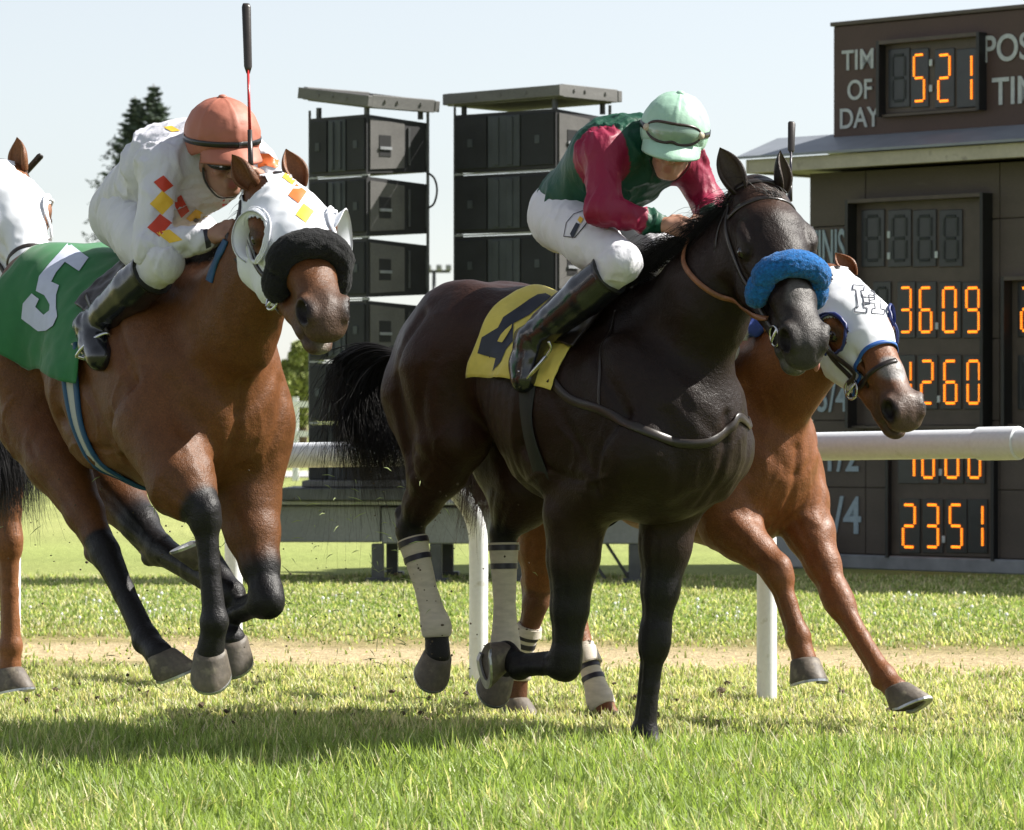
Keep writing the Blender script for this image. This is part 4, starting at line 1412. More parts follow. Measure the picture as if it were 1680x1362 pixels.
def mane(name, F, root, crest, n, length, mat, seed=1, side=-1, blow=Vector((-1, 0, .35)), fall=.8, spread=.02, r=.0011, lift=.5):
    """crest: local points poll -> withers; strands leave upwards, are blown back and fall to one side"""
    rr = np.random.default_rng(seed)
    c = catmull(crest, 10)
    st = []
    for k in range(n):
        t = rr.uniform(0, 1) * (len(c) - 1.001)
        i = int(t); p = c[i].lerp(c[i + 1], t - i) + Vector(rr.normal(size=3) * [.01, spread, .006])
        L = length * rr.uniform(.45, 1.15) * (1 - .25 * abs(t / len(c) - .5))
        clump = math.sin(i * 2.3 + seed) * .35
        d = Vector((blow.x * .5, side * (.35 + rr.uniform(-.2, .3)), lift + blow.z)) + Vector(rr.normal(size=3) * .22) + Vector((clump * .4, clump * .3, clump * .4))
        pts = [p]; m = 9
        v = d.normalized()
        for q in range(m):
            v = (v + Vector((blow.x * .16, side * .10, -.32 * fall)) + Vector(rr.normal(size=3) * .10)).normalized()
            p = p + v * (L / m); pts.append(p)
        st.append((np.array([list(x) for x in pts]), r * rr.uniform(.7, 1.5)))
    return hair(name, st, mat, root)
def tail(name, F, root, path, n, mat, seed=1, spread=.09, r=.0012, wisp=.16):
    rr = np.random.default_rng(seed)
    base = catmull(path, 8); m = len(base)
    B = np.array([list(p) for p in base])
    st = []
    ang = rr.uniform(0, 2 * math.pi, n); rad = np.sqrt(rr.uniform(0, 1, n))
    for k in range(n):
        t = np.linspace(0, 1, m)
        end = rr.uniform(.72, 1.0)
        prof = (.02 + spread * np.minimum(1, t * 2.4) ** .8)
        off = np.array([math.cos(ang[k]), math.sin(ang[k]), .35 * math.sin(ang[k] * 2)])[None] * rad[k] * prof[:, None]
        cur = rr.normal(size=3)[None] * wisp * (t[:, None] ** 2.2) * (1 if rr.uniform() < .25 else .35)
        wav = np.sin(t * rr.uniform(3, 9) + rr.uniform(0, 6))[:, None] * rr.normal(size=3)[None] * .012
        pts = B + off + cur + wav * t[:, None]
        e = max(5, int(end * m))
        st.append((pts[:e], r * rr.uniform(.7, 1.5)))
    return hair(name, st, mat, root)
def leg_wrap(root, a, b, c, mat, ls=1.28, t0=.10, tapes=(.14, .30), k=1.0):
    """bandage from below the hock a to just past the fetlock b towards the coronet c"""
    pts, rad = [], []
    prof = [(t0, .044), (t0 + .02, .0465), (.35, .0385), (.62, .0335), (.82, .038), (.93, .0445), (1.0, .047)]
    for t, r_ in prof: pts.append(a.lerp(b, t)); rad.append(r_ * ls * k)
    dn = (c - b).normalized()
    pts += [b + dn * .025, b + dn * .035]; rad += [.044 * ls * k, .039 * ls * k]
    m = MB(); m.tube(catmull(pts, 3), np.interp(np.linspace(0, len(pts) - 1, (len(pts) - 1) * 3 + 1), range(len(pts)), rad).tolist(), 26)
    w = m.build('leg_wrap', mat, root, True); smooth_by_angle(w, 60)
    L = (b - a).length; d = (b - a).normalized()
    for t in tapes:
        p = a.lerp(b, t); rr = float(np.interp(t, [q[0] for q in prof], [q[1] for q in prof])) * ls * k
        m = MB(); m.tube([p - d * .011, p - d * .0105, p + d * .0105, p + d * .011], [rr, rr + .003, rr + .003, rr], 26)
        o = m.build('tape_band', MAT_TAPE, w, True); smooth_by_angle(o, 60)
# ------------------------------------------------------------------ the dark horse, number 4
BLK = (.010, .009, .010)
FD = Frame(1000, 14.2)
axD = head_axes(FD, .20, .76, .62, .28, -.55, .80)
legsD = {
    'FL': [FD.l(1098, 835, .17), FD.l(1074, 1050, .14), FD.l(1058, 1200, .13), FD.l(1068, 1226, .13)],
    'FR': [FD.l(945, 850, -.16), FD.l(928, 1090, -.15), FD.l(852, 1094, -.13), FD.l(830, 1072, -.12)],
    'HR': [FD.l(745, 715, -.18), FD.l(672, 868, -.16), FD.l(716, 1030, -.14), FD.l(718, 1075, -.14)],
    'HL': [FD.l(868, 800, .15), FD.l(826, 872, .14), FD.l(829, 1062, .13), FD.l(822, 1100, .12)],
}
def vw(F, r, d, t):   # direction from view terms
    return F.Mi.to_3x3() @ Vector((r, -t, -d))
hoofD = {'FL': (Vector((.25, 0, -1)), Vector((1, 0, 0))), 'FR': (vw(FD, -.9, .1, .35), vw(FD, -.2, .8, .2)),
         'HR': (vw(FD, -.25, .8, -.5), vw(FD, -.1, .6, 1)), 'HL': (vw(FD, -.3, .75, -.5), vw(FD, -.1, .6, 1))}
coatD = {'base': (.0125, .0060, .0038), 'warm': (.034, .0115, .0068), 'muzzle': (.050, .046, .044), 'face': (.07, .03, .015), 'ear': (.05, .035, .025),
         'mat': coat_mat('dark_bay_coat', .46, 0, .24), 'belly': (.026, .014, .010),
         'spots': [(lambda H: H(.43, .0, .03), .075, .6, (.14, .13, .125)), (lambda H: H(.56, .0, -.14), .05, .5, (.25, .24, .17))]}
horseD, bodyD, bvD, HD = make_horse(FD, 0.0, legsD, FD.l(1252, 322, 0), axD, coatD,
    'near black brown racehorse leading the pack with a blue noseband roll and yellow number cloth', ears={-1: (vw(FD, -.42, -.9, 0), vw(FD, .1, .3, .9), .150, .070), 1: (vw(FD, .05, -1, .1), vw(FD, .8, .1, .5), .130, .066)},
    points={k: (BLK, h) for k, h in (('FL', .55), ('FR', .6), ('HR', .12), ('HL', .25))}, hoof_dirs=hoofD, neck_mid=FD.l(1150, 500, 0), hs=1.17)
# ------------------------------------------------------------------ the bay horse, number 5
FB = Frame(262, 13.6, 57)
axB = head_axes(FB, .28, .60, .75, .26, -.62, .74)
legsB = {
    'FR': [FB.l(300, 800, -.19), FB.l(335, 838, -.17), FB.l(352, 1020, -.15), FB.l(345, 1070, -.15)],
    'FL': [FB.l(405, 830, .16), FB.l(440, 985, .15), FB.l(357, 1020, .12), FB.l(380, 1048, .12)],
    'HR': [FB.l(60, 690, -.18), FB.l(172, 905, -.16), FB.l(240, 1050, -.15), FB.l(262, 1075, -.15)],
    'HL': [FB.l(150, 760, .15), FB.l(262, 900, .14), FB.l(380, 975, .13), FB.l(345, 925, .12)],
}
hoofB = {'FR': (vw(FB, .0, .85, -.45), vw(FB, .0, .5, 1)), 'FL': (vw(FB, .05, .85, -.4), vw(FB, 0, .5, 1)),
         'HR': (vw(FB, .35, .85, 0), vw(FB, .9, .3, .3)), 'HL': (vw(FB, -.35, -.9, .1), vw(FB, -.7, .5, .4))}
coatB = {'base': (.118, .044, .0145), 'muzzle': (.060, .038, .028), 'ear': (.15, .06, .025), 'mat': coat_mat('bay_coat', .47, 0, .26), 'belly': (.105, .041, .014), 'muz_amt': .85,
         'spots': [(lambda H: H(.56, .0, -.15), .045, .55, (.42, .39, .32)), (lambda H: H(.60, .05, -.10), .02, .6, (.5, .46, .4))]}
horseB, bodyB, bvB, HB = make_horse(FB, 0.11, legsB, FB.l(458, 312, -.04), axB, coatB,
    'bay racehorse with a green cloth numbered 5 and a white hood patched with diamonds',
    points={'FR': (BLK, .18), 'FL': (BLK, .35), 'HR': (BLK, .0), 'HL': (BLK, .35)}, hoof_dirs=hoofB, neck_mid=FB.l(385, 520, -.02), hs=1.16, ears={-1: (vw(FB, -.6, -.75, .1), vw(FB, -.3, .6, .7), .115, .066), 1: (vw(FB, -.28, -.95, 0), vw(FB, .5, .1, .8), .120, .066)})

# ------------------------------------------------------------------ the chestnut on the rail
FC = Frame(1135, 15.25, 49)
axC = head_axes(FC, .36, .72, .55, .32, -.50, .80)
legsC = {
    'FL': [FC.l(1310, 830, .17), FC.l(1375, 985, .15), FC.l(1450, 1110, .14), FC.l(1470, 1132, .14)],
    'FR': [FC.l(1195, 860, -.18), FC.l(1275, 935, -.16), FC.l(1310, 1045, -.15), FC.l(1320, 1085, -.15)],
    'HR': [FC.l(900, 850, -.17), FC.l(880, 985, -.15), FC.l(850, 1100, -.14), FC.l(845, 1150, -.14)],
    'HL': [FC.l(930, 840, .15), FC.l(940, 1010, .14), FC.l(985, 1150, .13), FC.l(1000, 1180, .13)],
}
hoofC = {'FL': (vw(FC, .30, .80, .35), vw(FC, .9, .1, .6)), 'FR': (vw(FC, .1, .95, .2), vw(FC, .3, .3, 1)),
         'HR': (vw(FC, .1, .95, .2), vw(FC, .7, .1, .7)), 'HL': (vw(FC, .5, .8, .3), vw(FC, .8, -.2, .6))}
CHN = (.20, .070, .025)
coatC = {'base': (.168, .060, .020), 'muzzle': (.055, .042, .036), 'ear': (.16, .06, .022), 'mat': coat_mat('chestnut_coat', .45, .03, .28), 'muz_amt': .85,
         'spots': [(lambda H: H(.43, .0, .03), .07, .8, (.22, .22, .22))]}
horseC, bodyC, bvC, HC = make_horse(FC, -0.13, legsC, FC.l(1376, 464, 0), axC, coatC,
    'chestnut racehorse nearest the rail in a white hood edged with blue', points={'HR': ((.10, .04, .02), .1)}, hoof_dirs=hoofC, neck_mid=FC.l(1285, 610, 0), hs=1.10, voxel=.0095, ears={-1: (vw(FC, -.6, -.75, .1), vw(FC, -.3, .6, .7), .10, .066), 1: (vw(FC, -.5, -.85, 0), vw(FC, .5, .1, .8), .105, .062)})

# ------------------------------------------------------------------ the trailing horse at the left edge
FE = Frame(-165, 16.4)
axE = head_axes(FE, .30, .75, .60, .28, -.50, .80)
legsE = {
    'FR': [FE.l(-5, 760, -.17), FE.l(14, 885, -.16), FE.l(18, 1060, -.15), FE.l(16, 1100, -.15)],
    'FL': [FE.l(-60, 800, .16), FE.l(-90, 930, .15), FE.l(-150, 950, .13), FE.l(-170, 930, .13)],
    'HR': [FE.l(-450, 770, -.17), FE.l(-520, 900, -.15), FE.l(-500, 1040, -.14), FE.l(-495, 1080, -.14)],
    'HL': [FE.l(-400, 780, .15), FE.l(-460, 930, .14), FE.l(-430, 1060, .13), FE.l(-420, 1100, .13)],
}
hoofE = {'FR': (Vector((.2, 0, -1)), Vector((1, 0, 0)))}
coatE = {'base': (.20, .078, .030), 'muzzle': (.06, .045, .035), 'ear': (.24, .11, .05), 'mat': coatC['mat']}
horseE, bodyE, bvE, HE = make_horse(FE, 0.05, legsE, FE.l(8, 288, 0), axE, coatE,
    'chestnut racehorse in a plain white hood half out of view at the left edge', hoof_dirs=hoofE, neck_mid=FE.l(-80, 480, 0), hs=1.16, voxel=.011, ears={-1: (vw(FE, -.5, -.8, .1), vw(FE, -.3, .6, .7), .12, .066), 1: (vw(FE, -.2, -.97, 0), vw(FE, -.6, .1, .8), .125, .070)})
# ------------------------------------------------------------------ tack
def body_ray(F, bv, s, th, zc=1.25, yoff=0.0):
    o = F.w((s, yoff, zc)); u = (F.M.to_3x3() @ Vector((0, -math.sin(th), math.cos(th))))
    return bv.ray_cast(o + u * 1.2, -u)

def saddle_cloth(F, bv, sr, sf, th_r, th_f, th_l, mat, root, off=.012, flutter=.02, seed=3, zc=1.25, name='saddle_cloth', thick=.004, hem=None):
    """sr/sf: rear and front edge position at the spine and at the hem; th_*: how far it hangs at rear and front corners"""
    nu, nv = 46, 64
    top, = [[]]
    for j in range(nv):
        v = j / (nv - 1)                       # -left .. right hem
        for i in range(nu):
            u = i / (nu - 1)
            thm = th_r + (th_f - th_r) * u
            th = -th_l + (thm + th_l) * v
            k = max(0, th) / math.radians(80); k2 = abs(th) / math.radians(80)
            s = (sr[0] + (sr[1] - sr[0]) * k2) * (1 - u) + (sf[0] + (sf[1] - sf[0]) * k2) * u
            loc, nor, idx, d = body_ray(F, bv, s, th, zc)
            if loc is None: loc, nor = F.w((s, -.3 * math.sin(th), zc + .3 * math.cos(th))), Vector((0, 0, 1))
            top.append((loc, nor, u, v, k, s))
    # smooth positions (cloth does not follow every hollow)
    L = np.array([list(t[0]) for t in top]).reshape(nv, nu, 3); Nn = np.array([list(t[1]) for t in top]).reshape(nv, nu, 3)
    for _ in range(10):
        L2 = L.copy()
        L2[1:-1] = (L[:-2] + 2 * L[1:-1] + L[2:]) / 4
        L3 = L2.copy(); L3[:, 1:-1] = (L2[:, :-2] + 2 * L2[:, 1:-1] + L2[:, 2:]) / 4
        L = L3
        N2 = Nn.copy(); N2[1:-1] = Nn[:-2] + 2 * Nn[1:-1] + Nn[2:]; N2[:, 1:-1] = N2[:, :-2] + 2 * N2[:, 1:-1] + N2[:, 2:]
        Nn = N2 / np.linalg.norm(N2, axis=2)[:, :, None]
    uu = np.array([t[2] for t in top]); vv = np.array([t[3] for t in top]); kk = np.array([t[4] for t in top]); ss = np.array([t[5] for t in top])
    P0 = L.reshape(-1, 3); N0 = Nn.reshape(-1, 3)
    q = np.stack([ss * 1.0 + vv * .35, vv * .5 - ss * .4, uu * 0], 1)
    wr = (fbm(q, 9, seed, 3) - .5) * .030 * (.25 + kk) + (fbm(q, 30, seed + 3, 2) - .5) * .008 + (.5 - np.abs(fbm(q * [1, 2.2, 1], 14, seed + 7, 2) - .5) * 4) * .004 * (.3 + kk)
    edge = np.maximum(smooth01(.8, 1, vv), 0)
    lift = flutter * edge * (.4 + np.sin(uu * 9 + seed) * .6)
    A = P0 + N0 * (off + thick + wr + lift)[:, None]
    B = A - N0 * thick
    V = np.concatenate([A, B]); M = np.array(F.Mi)
    V = V @ M[:3, :3].T + M[:3, 3]
    fs = []
    n = nu * nv
    for j in range(nv - 1):
        for i in range(nu - 1):
            a = j * nu + i
            fs.append((a, a + nu, a + nu + 1, a + 1)); fs.append((n + a, n + a + 1, n + a + nu + 1, n + a + nu))
    for j in range(nv - 1):
        for i in (0, nu - 1):
            a = j * nu + i; qd = (a, a + nu, n + a + nu, n + a)
            fs.append(qd if i else tuple(reversed(qd)))
    for i in range(nu - 1):
        for j in (0, nv - 1):
            a = j * nu + i; qd = (a, a + 1, n + a + 1, n + a)
            fs.append(tuple(reversed(qd)) if j else qd)
    o = finish(name, quick_mesh(name, V, np.array(fs)), mat, root, True)
    return o, bvh_of(o)

def head_cast(F, bv, H, x, phi, cz=-.06, r=.5, tilt=0.0):
    """cast towards the head axis at distance x along it; phi 0 = forehead, + = horse's left"""
    c = F.M @ H(x, 0, cz)
    p = F.M @ (H(x - tilt * math.cos(phi), math.sin(phi) * .4, cz + math.cos(phi) * .4))
    u = (p - c).normalized()
    h = bv.ray_cast(c + u * r, -u)
    if h[0] is None: return c + u * .06, u
    return h[0], h[1]

def head_ring(F, bv, H, root, name, x, phis, width, thick, mat, tilt=0.0, off=.004, cz=-.06, n=3, relax=4):
    P_, N_ = [], []
    for ph in phis:
        p, nn = head_cast(F, bv, H, x(ph) if callable(x) else x, ph, cz, .3, tilt)
        P_.append(p + nn * off); N_.append(nn)
    for _ in range(relax):
        P_ = [P_[0]] + [(P_[i - 1] + 2 * P_[i] + P_[i + 1]) / 4 for i in range(1, len(P_) - 1)] + [P_[-1]]
        N_ = [N_[0]] + [(N_[i - 1] + 2 * N_[i] + N_[i + 1]).normalized() for i in range(1, len(N_) - 1)] + [N_[-1]]
    return ribbon(name, P_, N_, width, thick, mat, root, F.Mi)

def shadow_roll(F, bv, H, root, mat, x=.36, r=.036, span=2.0, tilt=.10, seed=2):
    """fleece tube over the nose"""
    ph = np.linspace(-span, span, 46)
    ctr = []
    for p in ph:
        q, nn = head_cast(F, bv, H, x, p, -.055, .3, tilt)
        ctr.append(q + nn * r * .78)
    for _ in range(8):
        ctr = [ctr[0]] + [(ctr[i - 1] + 2 * ctr[i] + ctr[i + 1]) / 4 for i in range(1, len(ctr) - 1)] + [ctr[-1]]
    nr = 40
    V, fs = [], []
    prev = None
    for i, c in enumerate(ctr):
        d = (ctr[min(i + 1, len(ctr) - 1)] - ctr[max(i - 1, 0)]).normalized()
        a = (H(1, 0, 0) - H(0, 0, 0)); a = (F.M.to_3x3() @ a).normalized(); a = (a - d * a.dot(d)).normalized(); b = d.cross(a)
        e = abs(ph[i]) / span
        rr = r * min(1, ((1 - e) / .10) ** .5 if e > .9 else 1)
        rr = max(rr, r * .12)
        for k in range(nr):
            t = 2 * math.pi * k / nr
            V.append(c + a * math.cos(t) * rr * 1.12 + b * math.sin(t) * rr)
    for i in range(len(ctr) - 1):
        for k in range(nr): fs.append((i * nr + k, (i + 1) * nr + k, (i + 1) * nr + (k + 1) % nr, i * nr + (k + 1) % nr))
    V = np.array([list(F.Mi @ v) for v in V])
    fs = np.array(fs)
    me = quick_mesh('noseband_roll', V, fs)
    bm = bmesh.new(); bm.from_mesh(me); bmesh.ops.subdivide_edges(bm, edges=bm.edges, cuts=1, use_grid_fill=True)
    bmesh.ops.holes_fill(bm, edges=[e for e in bm.edges if e.is_boundary], sides=0)
    bmesh.ops.recalc_face_normals(bm, faces=bm.faces)
    bm.normal_update()
    co = np.array([v.co[:] for v in bm.verts]); d = (fbm(co, 60, seed, 2) - .5) * .010 + (fbm(co, 170, seed, 2) - .5) * .005
    for v, dd in zip(bm.verts, d): v.co += v.normal * float(dd)
    bm.to_mesh(me); bm.free()
    return finish('noseband_roll', me, mat, root, True)

def hood(F, bv, H, root, mat, x0=-.045, x1=.335, phi_max=2.7, eye_r=.060, ear_r=.046, off=.006, trim=None, seed=5, front_curve=.06):
    nu, nv = 60, 90
    Pn = []
    eyes = [F.M @ H(.207, s * .098, -.030) for s in (-1, 1)]
    earsp = [F.M @ H(-.005, s * .062, .0) for s in (-1, 1)]
    for i in range(nu):
        u = i / (nu - 1)
        for j in range(nv):
            ph = -phi_max + 2 * phi_max * j / (nv - 1)
            e = abs(ph) / phi_max
            xx0 = x0 + .13 * max(0, e - .45)
            xx1 = x1 - front_curve * math.sin(min(e * 1.4, 1) * math.pi / 2) * 0 + front_curve * (e ** 2)
            x = xx0 + (xx1 - xx0) * u
            p, nn = head_cast(F, bv, H, x, ph, -.07, .24)
            Pn.append((p, nn))
    L = np.array([list(t[0]) for t in Pn]).reshape(nu, nv, 3); N = np.array([list(t[1]) for t in Pn]).reshape(nu, nv, 3)
    for _ in range(5):
        L2 = L.copy(); L2[1:-1] = (L[:-2] + 2 * L[1:-1] + L[2:]) / 4
        L = L2.copy(); L[:, 1:-1] = (L2[:, :-2] + 2 * L2[:, 1:-1] + L2[:, 2:]) / 4
        N2 = N.copy(); N2[1:-1] = N[:-2] + 2 * N[1:-1] + N[2:]; N2[:, 1:-1] = N2[:, :-2] + 2 * N2[:, 1:-1] + N2[:, 2:]
        N = N2 / np.linalg.norm(N2, axis=2)[:, :, None]
    Pf = L.reshape(-1, 3); Nf = N.reshape(-1, 3)
    wr = (fbm(Pf, 30, seed, 2) - .5) * .006 + (.5 - np.abs(fbm(Pf, 16, seed + 4, 2) - .5) * 4) * .0025
    A = Pf + Nf * (off + .003 + wr)[:, None]; B = A - Nf * .003
    keep = np.ones(len(A), bool)
    sc = (H(1, 0, 0) - H(0, 0, 0)).length
    for e in eyes: keep &= np.linalg.norm(A - np.array(list(e)), axis=1) > eye_r * sc
    for e in earsp: keep &= np.linalg.norm(A - np.array(list(e)), axis=1) > ear_r * sc
    n = nu * nv
    fs = []
    for i in range(nu - 1):
        for j in range(nv - 1):
            a = i * nv + j
            q = (a, a + nv, a + nv + 1, a + 1)
            if all(keep[t] for t in q):
                # skip faces stretched over the jaw/neck gap
                if np.linalg.norm(A[q[0]] - A[q[2]]) > .05: continue
                fs.append(q); fs.append(tuple(n + t for t in reversed(q)))
    V = np.concatenate([A, B])
    M = np.array(F.Mi); V = V @ M[:3, :3].T + M[:3, 3]
    me = quick_mesh('hood', V, np.array(fs))
    bm = bmesh.new(); bm.from_mesh(me)
    bmesh.ops.delete(bm, geom=[v for v in bm.verts if not v.link_faces], context='VERTS')
    bmesh.ops.recalc_face_normals(bm, faces=bm.faces)
    bm.to_mesh(me); bm.free()
    o = finish('hood', me, mat, root, True)
    return o, bvh_of(o), sc

def loop_tube(name, pts, r, mat, parent, local=None, closed=True, n=8, flat=None):
    m = MB()
    P_ = [local @ p if local is not None else p for p in pts]
    if closed: P_ = P_ + [P_[0], P_[1]]
    m.tube(P_, r, n, flat=flat)
    return m.build(name, mat, parent, True)

def blinker(F, bv, H, hd, side, sc, mat, r=.062, depth=.07, arc=(0.3, 3.6), rim=None, rim_r=.006):
    """cup standing round the back of the eye hole"""
    c = F.M @ H(.207, side * .098, -.030)
    loc, nor, i, d = bv.find_nearest(c)
    out = (F.M.to_3x3() @ (H(.0, side, 0) - H(0, 0, 0))).normalized()
    a = (F.M.to_3x3() @ (H(1, 0, 0) - H(0, 0, 0))).normalized(); n = out.cross(a) * (1 if side > 0 else -1)
    nrm = (out * .95 + (F.M.to_3x3() @ (H(0, 0, 1) - H(0, 0, 0))).normalized() * .35).normalized()
    e1 = (a - nrm * a.dot(nrm)).normalized(); e2 = nrm.cross(e1) * (1 if side < 0 else -1)
    vs, fs = [], []
    na, nh = 28, 7
    c = c + nrm * .004
    for k in range(na + 1):
        t = arc[0] + (arc[1] - arc[0]) * k / na
        f = max(0, math.sin(math.pi * k / na)) ** .6
        for j in range(nh):
            h = j / (nh - 1)
            rr = r * sc * (1 + .22 * h - .05 * math.sin(h * 3.1))
            for w in (0, 1):
                vs.append(c + (e1 * math.cos(t) + e2 * math.sin(t)) * (rr - w * .004) + nrm * (depth * h * f - .006))
    for k in range(na):
        for j in range(nh - 1):
            for w in (0, 1):
                q = (((k * nh + j) * 2) + w, ((k * nh + j + 1) * 2) + w, (((k + 1) * nh + j + 1) * 2) + w, (((k + 1) * nh + j) * 2) + w)
                fs.append(q if w else tuple(reversed(q)))
        j = nh - 1
        fs.append(((k * nh + j) * 2, (k * nh + j) * 2 + 1, ((k + 1) * nh + j) * 2 + 1, ((k + 1) * nh + j) * 2))
    vs = [F.Mi @ v for v in vs]
    cup = link_mesh('blinker_cup', vs, fs, mat, hd, True)
    # stitched rings round the opening
    for q, rr in enumerate((1.02, 1.16, 1.28) if rim is None else (1.03,)):
        pts = []
        for k in range(40):
            t = 2 * math.pi * k / 40
            p = c + (e1 * math.cos(t) + e2 * math.sin(t)) * r * sc * rr
            l2, n2, _, _ = bv.find_nearest(p)
            pts.append(F.Mi @ (l2 + n2 * .013))
        loop_tube('eye_rim', pts, rim_r * (.62 if q else 1), rim or mat, hd)
    return cup

def bridle(F, bv, H, root, mat, brow=True, rein_to=None, nose=True, mat_rein=None, cheek=True):
    br = empty('bridle'); br.parent = root
    W = F.M
    pi = math.pi
    if brow: head_ring(F, bv, H, br, 'browband', .045, np.linspace(-1.5, 1.5, 24), .022, .006, mat, tilt=-.02)
    head_ring(F, bv, H, br, 'headpiece', -.035, np.linspace(-1.7, 1.7, 24), .024, .006, mat)
    if nose: head_ring(F, bv, H, br, 'noseband', .40, np.linspace(-3.1, 3.1, 40), .020, .006, mat, tilt=.06)
    for s in (-1, 1):
        if cheek:
            pts = [W @ H(-.01, s * .10, -.045), W @ H(.08, s * .105, -.075), W @ H(.20, s * .10, -.105), W @ H(.34, s * .075, -.10), W @ H(.46, s * .06, -.092)]
            snap_strap('cheekpiece', pts, bv, .018, .006, mat, br, local=F.Mi)
            pts = [W @ H(-.005, s * .105, -.06), W @ H(.06, s * .10, -.13), W @ H(.13, s * .07, -.215), W @ H(.16, s * .02, -.26)]
            snap_strap('throatlatch', pts, bv, .014, .005, mat, br, local=F.Mi)
        c = W @ H(.492, s * .063, -.092)
        loc, nor, i, d = bv.find_nearest(c)
        c = loc + nor * .010
        a = (W.to_3x3() @ (H(1, 0, 0) - H(0, 0, 0))).normalized(); t1 = (a - nor * a.dot(nor)).normalized(); t2 = nor.cross(t1)
        loop_tube('bit_ring', [F.Mi @ (c + (t1 * math.cos(t) + t2 * math.sin(t)) * .036) for t in np.linspace(0, 2 * pi, 24, False)], .0048, MAT_BUCK, br)
        m = MB(); m.tube([F.Mi @ (c + t2 * .036 - t1 * .0), F.Mi @ (c - t2 * .02 + nor * .004), F.Mi @ (c - t2 * .036)], .006, 8); m.build('bit_cheek', MAT_BUCK, br, True)
        if rein_to:
            r0 = c - t1 * .03
            tgt = rein_to[s] if isinstance(rein_to, dict) else rein_to
            if tgt:
                P_ = catmull([r0] + [Vector(q) for q in tgt], 8)
                ribbon('rein', P_, [nor] * len(P_), .020, .006, mat_rein or mat, br, F.Mi)
    return br
# ------------------------------------------------------------------ jockeys
MAT_SKIN = new_mat('skin', attr='col', rough=.5, noise=(40, .06), sub=.12, bump=(300, .0005, .3))
MAT_BREECH = new_mat('white_breeches', (.62, .62, .66), .7, noise=[(6, .04)], bump=[(11, .03, .35), (34, .010, .35), (260, .0008, .25)], sheen=.1, stretch=(1, 1, .6))
MAT_BOOT = new_mat('boot_leather', (.008, .009, .013), .18, coat=.5, noise=(10, .2), bump=(40, .002, .25))
MAT_LENS = new_mat('goggle_lens', (.04, .05, .035), .08, spec=.8, coat=1)
MAT_GOGF = new_mat('goggle_frame', (.03, .016, .012), .35)
MAT_BLACKP = new_mat('black_plastic', (.01, .01, .01), .3)

def cloth_disp(V, N, seed, amp=1.0, dirs=None):
    """folds: sharp narrow ridges running mostly across the pull of the cloth"""
    wob = np.stack([fbm(V, 5, seed + k, 2) - .5 for k in (31, 32, 33)], 1) * .16
    Q = (V + wob) * [1.25, 1, .50]
    f = (1 - np.abs(fbm(Q, 12, seed, 2) - .5) * 5.0).clip(0, 1) ** 1.6
    f2 = (1 - np.abs(fbm(Q * [.6, 1, 1.4], 24, seed + 11, 2) - .5) * 5.0).clip(0, 1) ** 1.6
    mask = smooth01(.35, .65, fbm(V, 5.5, seed + 21, 2))
    return V + N * (((f - .35) * .0125 * (.45 + .8 * mask) + (f2 - .35) * .0055 * mask) * amp)[:, None]

